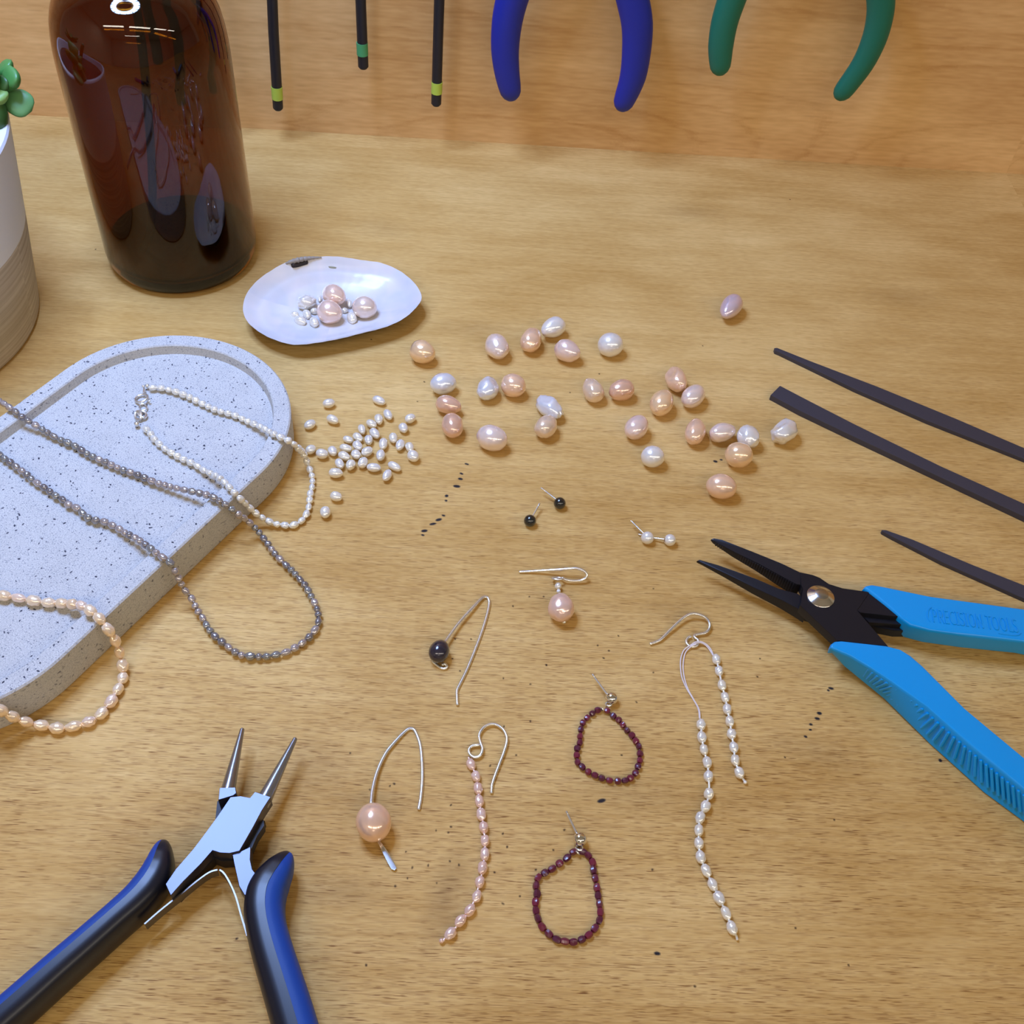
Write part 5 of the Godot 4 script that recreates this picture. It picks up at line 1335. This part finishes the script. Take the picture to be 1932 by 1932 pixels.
	wire(e6, "hook", [v(9.35, 0.50, -139.71), v(9.58, 0.60, -142.56), v(11.39, 0.80, -148.43), v(12.68, 0.90, -152.44), v(13.40, 1.00, -155.47), v(13.29, 1.00, -157.53), v(11.95, 1.00, -159.89), v(9.38, 1.00, -161.17), v(6.86, 1.00, -160.10), v(5.47, 1.00, -157.70), v(5.60, 1.00, -155.82), v(6.18, 1.10, -154.08), v(6.45, 1.20, -152.52), v(5.68, 1.00, -150.66), v(3.96, 0.80, -150.36), v(2.62, 0.70, -152.12), v(3.24, 0.80, -153.70), v(5.50, 1.00, -154.20)], 0.45, silver)
	var s6: Array = [v(3.40, 1.10, -147.87), v(4.94, 1.10, -144.22), v(5.61, 1.10, -140.60), v(6.06, 1.10, -136.84), v(6.70, 1.10, -132.95), v(7.49, 1.10, -129.14), v(7.93, 1.10, -125.38), v(8.03, 1.10, -121.67), v(7.46, 1.10, -117.82), v(6.91, 1.10, -114.04), v(6.20, 1.10, -110.15), v(4.53, 1.10, -106.47), v(2.21, 1.10, -103.63), v(-0.22, 1.10, -100.36)]
	beads_at(e6, "pearl", s6, 1.82, 1.36, rice(), rose)
	wire(e6, "thread", [v(2.60, 1.00, -150.12), v(3.40, 1.00, -147.92), v(4.95, 1.00, -144.28), v(6.06, 1.00, -136.89), v(7.49, 1.00, -129.19), v(8.03, 1.00, -121.71), v(6.92, 1.00, -114.08), v(4.53, 1.00, -106.50), v(-0.22, 1.00, -100.39), v(-1.44, 1.00, -99.21), v(-2.20, 1.00, -98.26)], 0.3, rose[0])
	part("knot", shape().ball(v(-2.35, 0.80, -98.59), 0.7, 10), rose[2], e6, 180.0)
	# two white strands on a hook
	var snow := [pearl_mat(rgb(238, 232, 222)), pearl_mat(rgb(232, 228, 222)), pearl_mat(rgb(240, 232, 216))]
	var cord := mat(rgb(224, 208, 200), 0.75)
	var e7 := thing("hook_earring", "silver hook earring with two uneven strands of white rice pearls", "earring", v(71.23, 0.00, -193.91))
	wire(e7, "hook", [v(57.78, 0.50, -191.90), v(59.48, 0.60, -192.61), v(61.02, 0.80, -193.45), v(64.95, 1.40, -197.65), v(69.09, 2.00, -201.63), v(71.99, 2.20, -203.02), v(75.43, 2.00, -202.27), v(77.00, 1.60, -200.38), v(76.84, 1.20, -198.20), v(75.53, 1.00, -196.65), v(73.64, 0.90, -196.16), v(71.90, 0.90, -195.53), v(71.99, 0.90, -194.73), v(72.87, 1.00, -193.71), v(72.67, 0.90, -192.37), v(71.53, 0.70, -191.46), v(70.06, 0.60, -191.65), v(69.19, 0.60, -193.00), v(69.74, 0.70, -194.56), v(70.68, 0.90, -195.07)], 0.47, silver)
	wire(e7, "cord", [v(72.00, 1.30, -192.27), v(70.15, 1.00, -191.59), v(68.28, 0.50, -190.25), v(67.03, 0.40, -187.32), v(66.56, 0.40, -184.00), v(66.68, 0.40, -180.01), v(67.77, 0.40, -176.11), v(69.23, 0.40, -172.85), v(70.52, 0.50, -169.20), v(70.50, 0.80, -165.79)], 0.2, cord)
	wire(e7, "cord", [v(71.90, 1.50, -191.73), v(70.45, 1.00, -191.21), v(68.71, 0.50, -189.48), v(67.81, 0.40, -186.77), v(67.31, 0.40, -183.27), v(67.44, 0.40, -179.47), v(68.22, 0.40, -175.76), v(69.42, 0.50, -172.62), v(70.69, 0.70, -168.91), v(70.66, 0.80, -165.79)], 0.2, cord)
	wire(e7, "cord", [v(70.15, 1.00, -191.59), v(71.83, 1.50, -192.62), v(73.58, 1.30, -193.04), v(75.41, 0.90, -192.31), v(76.61, 0.70, -190.73), v(77.15, 0.90, -188.46)], 0.2, cord)
	wire(e7, "cord", [v(70.30, 0.90, -191.27), v(71.94, 1.50, -192.13), v(73.72, 1.20, -192.62), v(75.38, 0.80, -191.79), v(76.41, 0.60, -190.19), v(77.23, 0.90, -187.68)], 0.2, cord)
	var la: Array = [v(70.67, 1.20, -163.61), v(70.42, 1.20, -159.38), v(70.63, 1.20, -155.36), v(71.10, 1.20, -151.26), v(71.05, 1.20, -146.93), v(70.57, 1.20, -141.54), v(69.13, 1.20, -137.58), v(67.35, 1.20, -134.25), v(66.55, 1.20, -130.46), v(66.16, 1.20, -126.74), v(66.25, 1.20, -122.85), v(67.35, 1.20, -119.06), v(68.67, 1.20, -115.34), v(70.01, 1.20, -111.76), v(71.37, 1.20, -107.85), v(72.44, 1.20, -104.03)]
	beads_at(e7, "pearl", la, 1.9, 1.45, rice(), snow)
	wire(e7, "thread", la + [v(73.40, 0.80, -102.17), v(73.60, 0.60, -101.30)], 0.34, snow[0])
	var lb: Array = [v(77.83, 1.20, -186.78), v(78.19, 1.20, -182.52), v(78.49, 1.20, -177.43), v(78.95, 1.20, -173.26), v(79.13, 1.20, -169.18), v(79.37, 1.20, -165.11), v(79.38, 1.20, -160.82), v(79.47, 1.20, -156.44), v(79.39, 1.20, -152.31), v(80.08, 1.20, -148.44)]
	beads_at(e7, "pearl", lb, 1.85, 1.42, rice(), snow)
	wire(e7, "thread", lb + [v(81.01, 0.80, -146.66), v(81.68, 0.60, -145.64)], 0.34, snow[0])
	part("knot", shape().ball(v(81.52, 0.70, -145.75), 0.6, 10), snow[0], e7, 180.0)

# a short barrel bead with soft facets
func barrel_mesh(sd: int) -> ArrayMesh:
	var r := RandomNumberGenerator.new()
	r.seed = sd
	var rings := []
	for q in [Vector2(-1.0, 0.45), Vector2(-0.85, 0.78), Vector2(-0.4, 0.98), Vector2(0.0, 1.04), Vector2(0.4, 0.98), Vector2(0.85, 0.78), Vector2(1.0, 0.45)]:
		var ring := []
		for i in 8:
			var w := TAU * i / 8.0
			var k: float = q.y * (1.0 + 0.08 * sin(i * 2.6 + sd))
			ring.append(v(q.x, cos(w) * k, sin(w) * k) * 1000.0)
		rings.append(ring)
	return shape().skin(rings).mesh(Vector3.ZERO, 34.0)
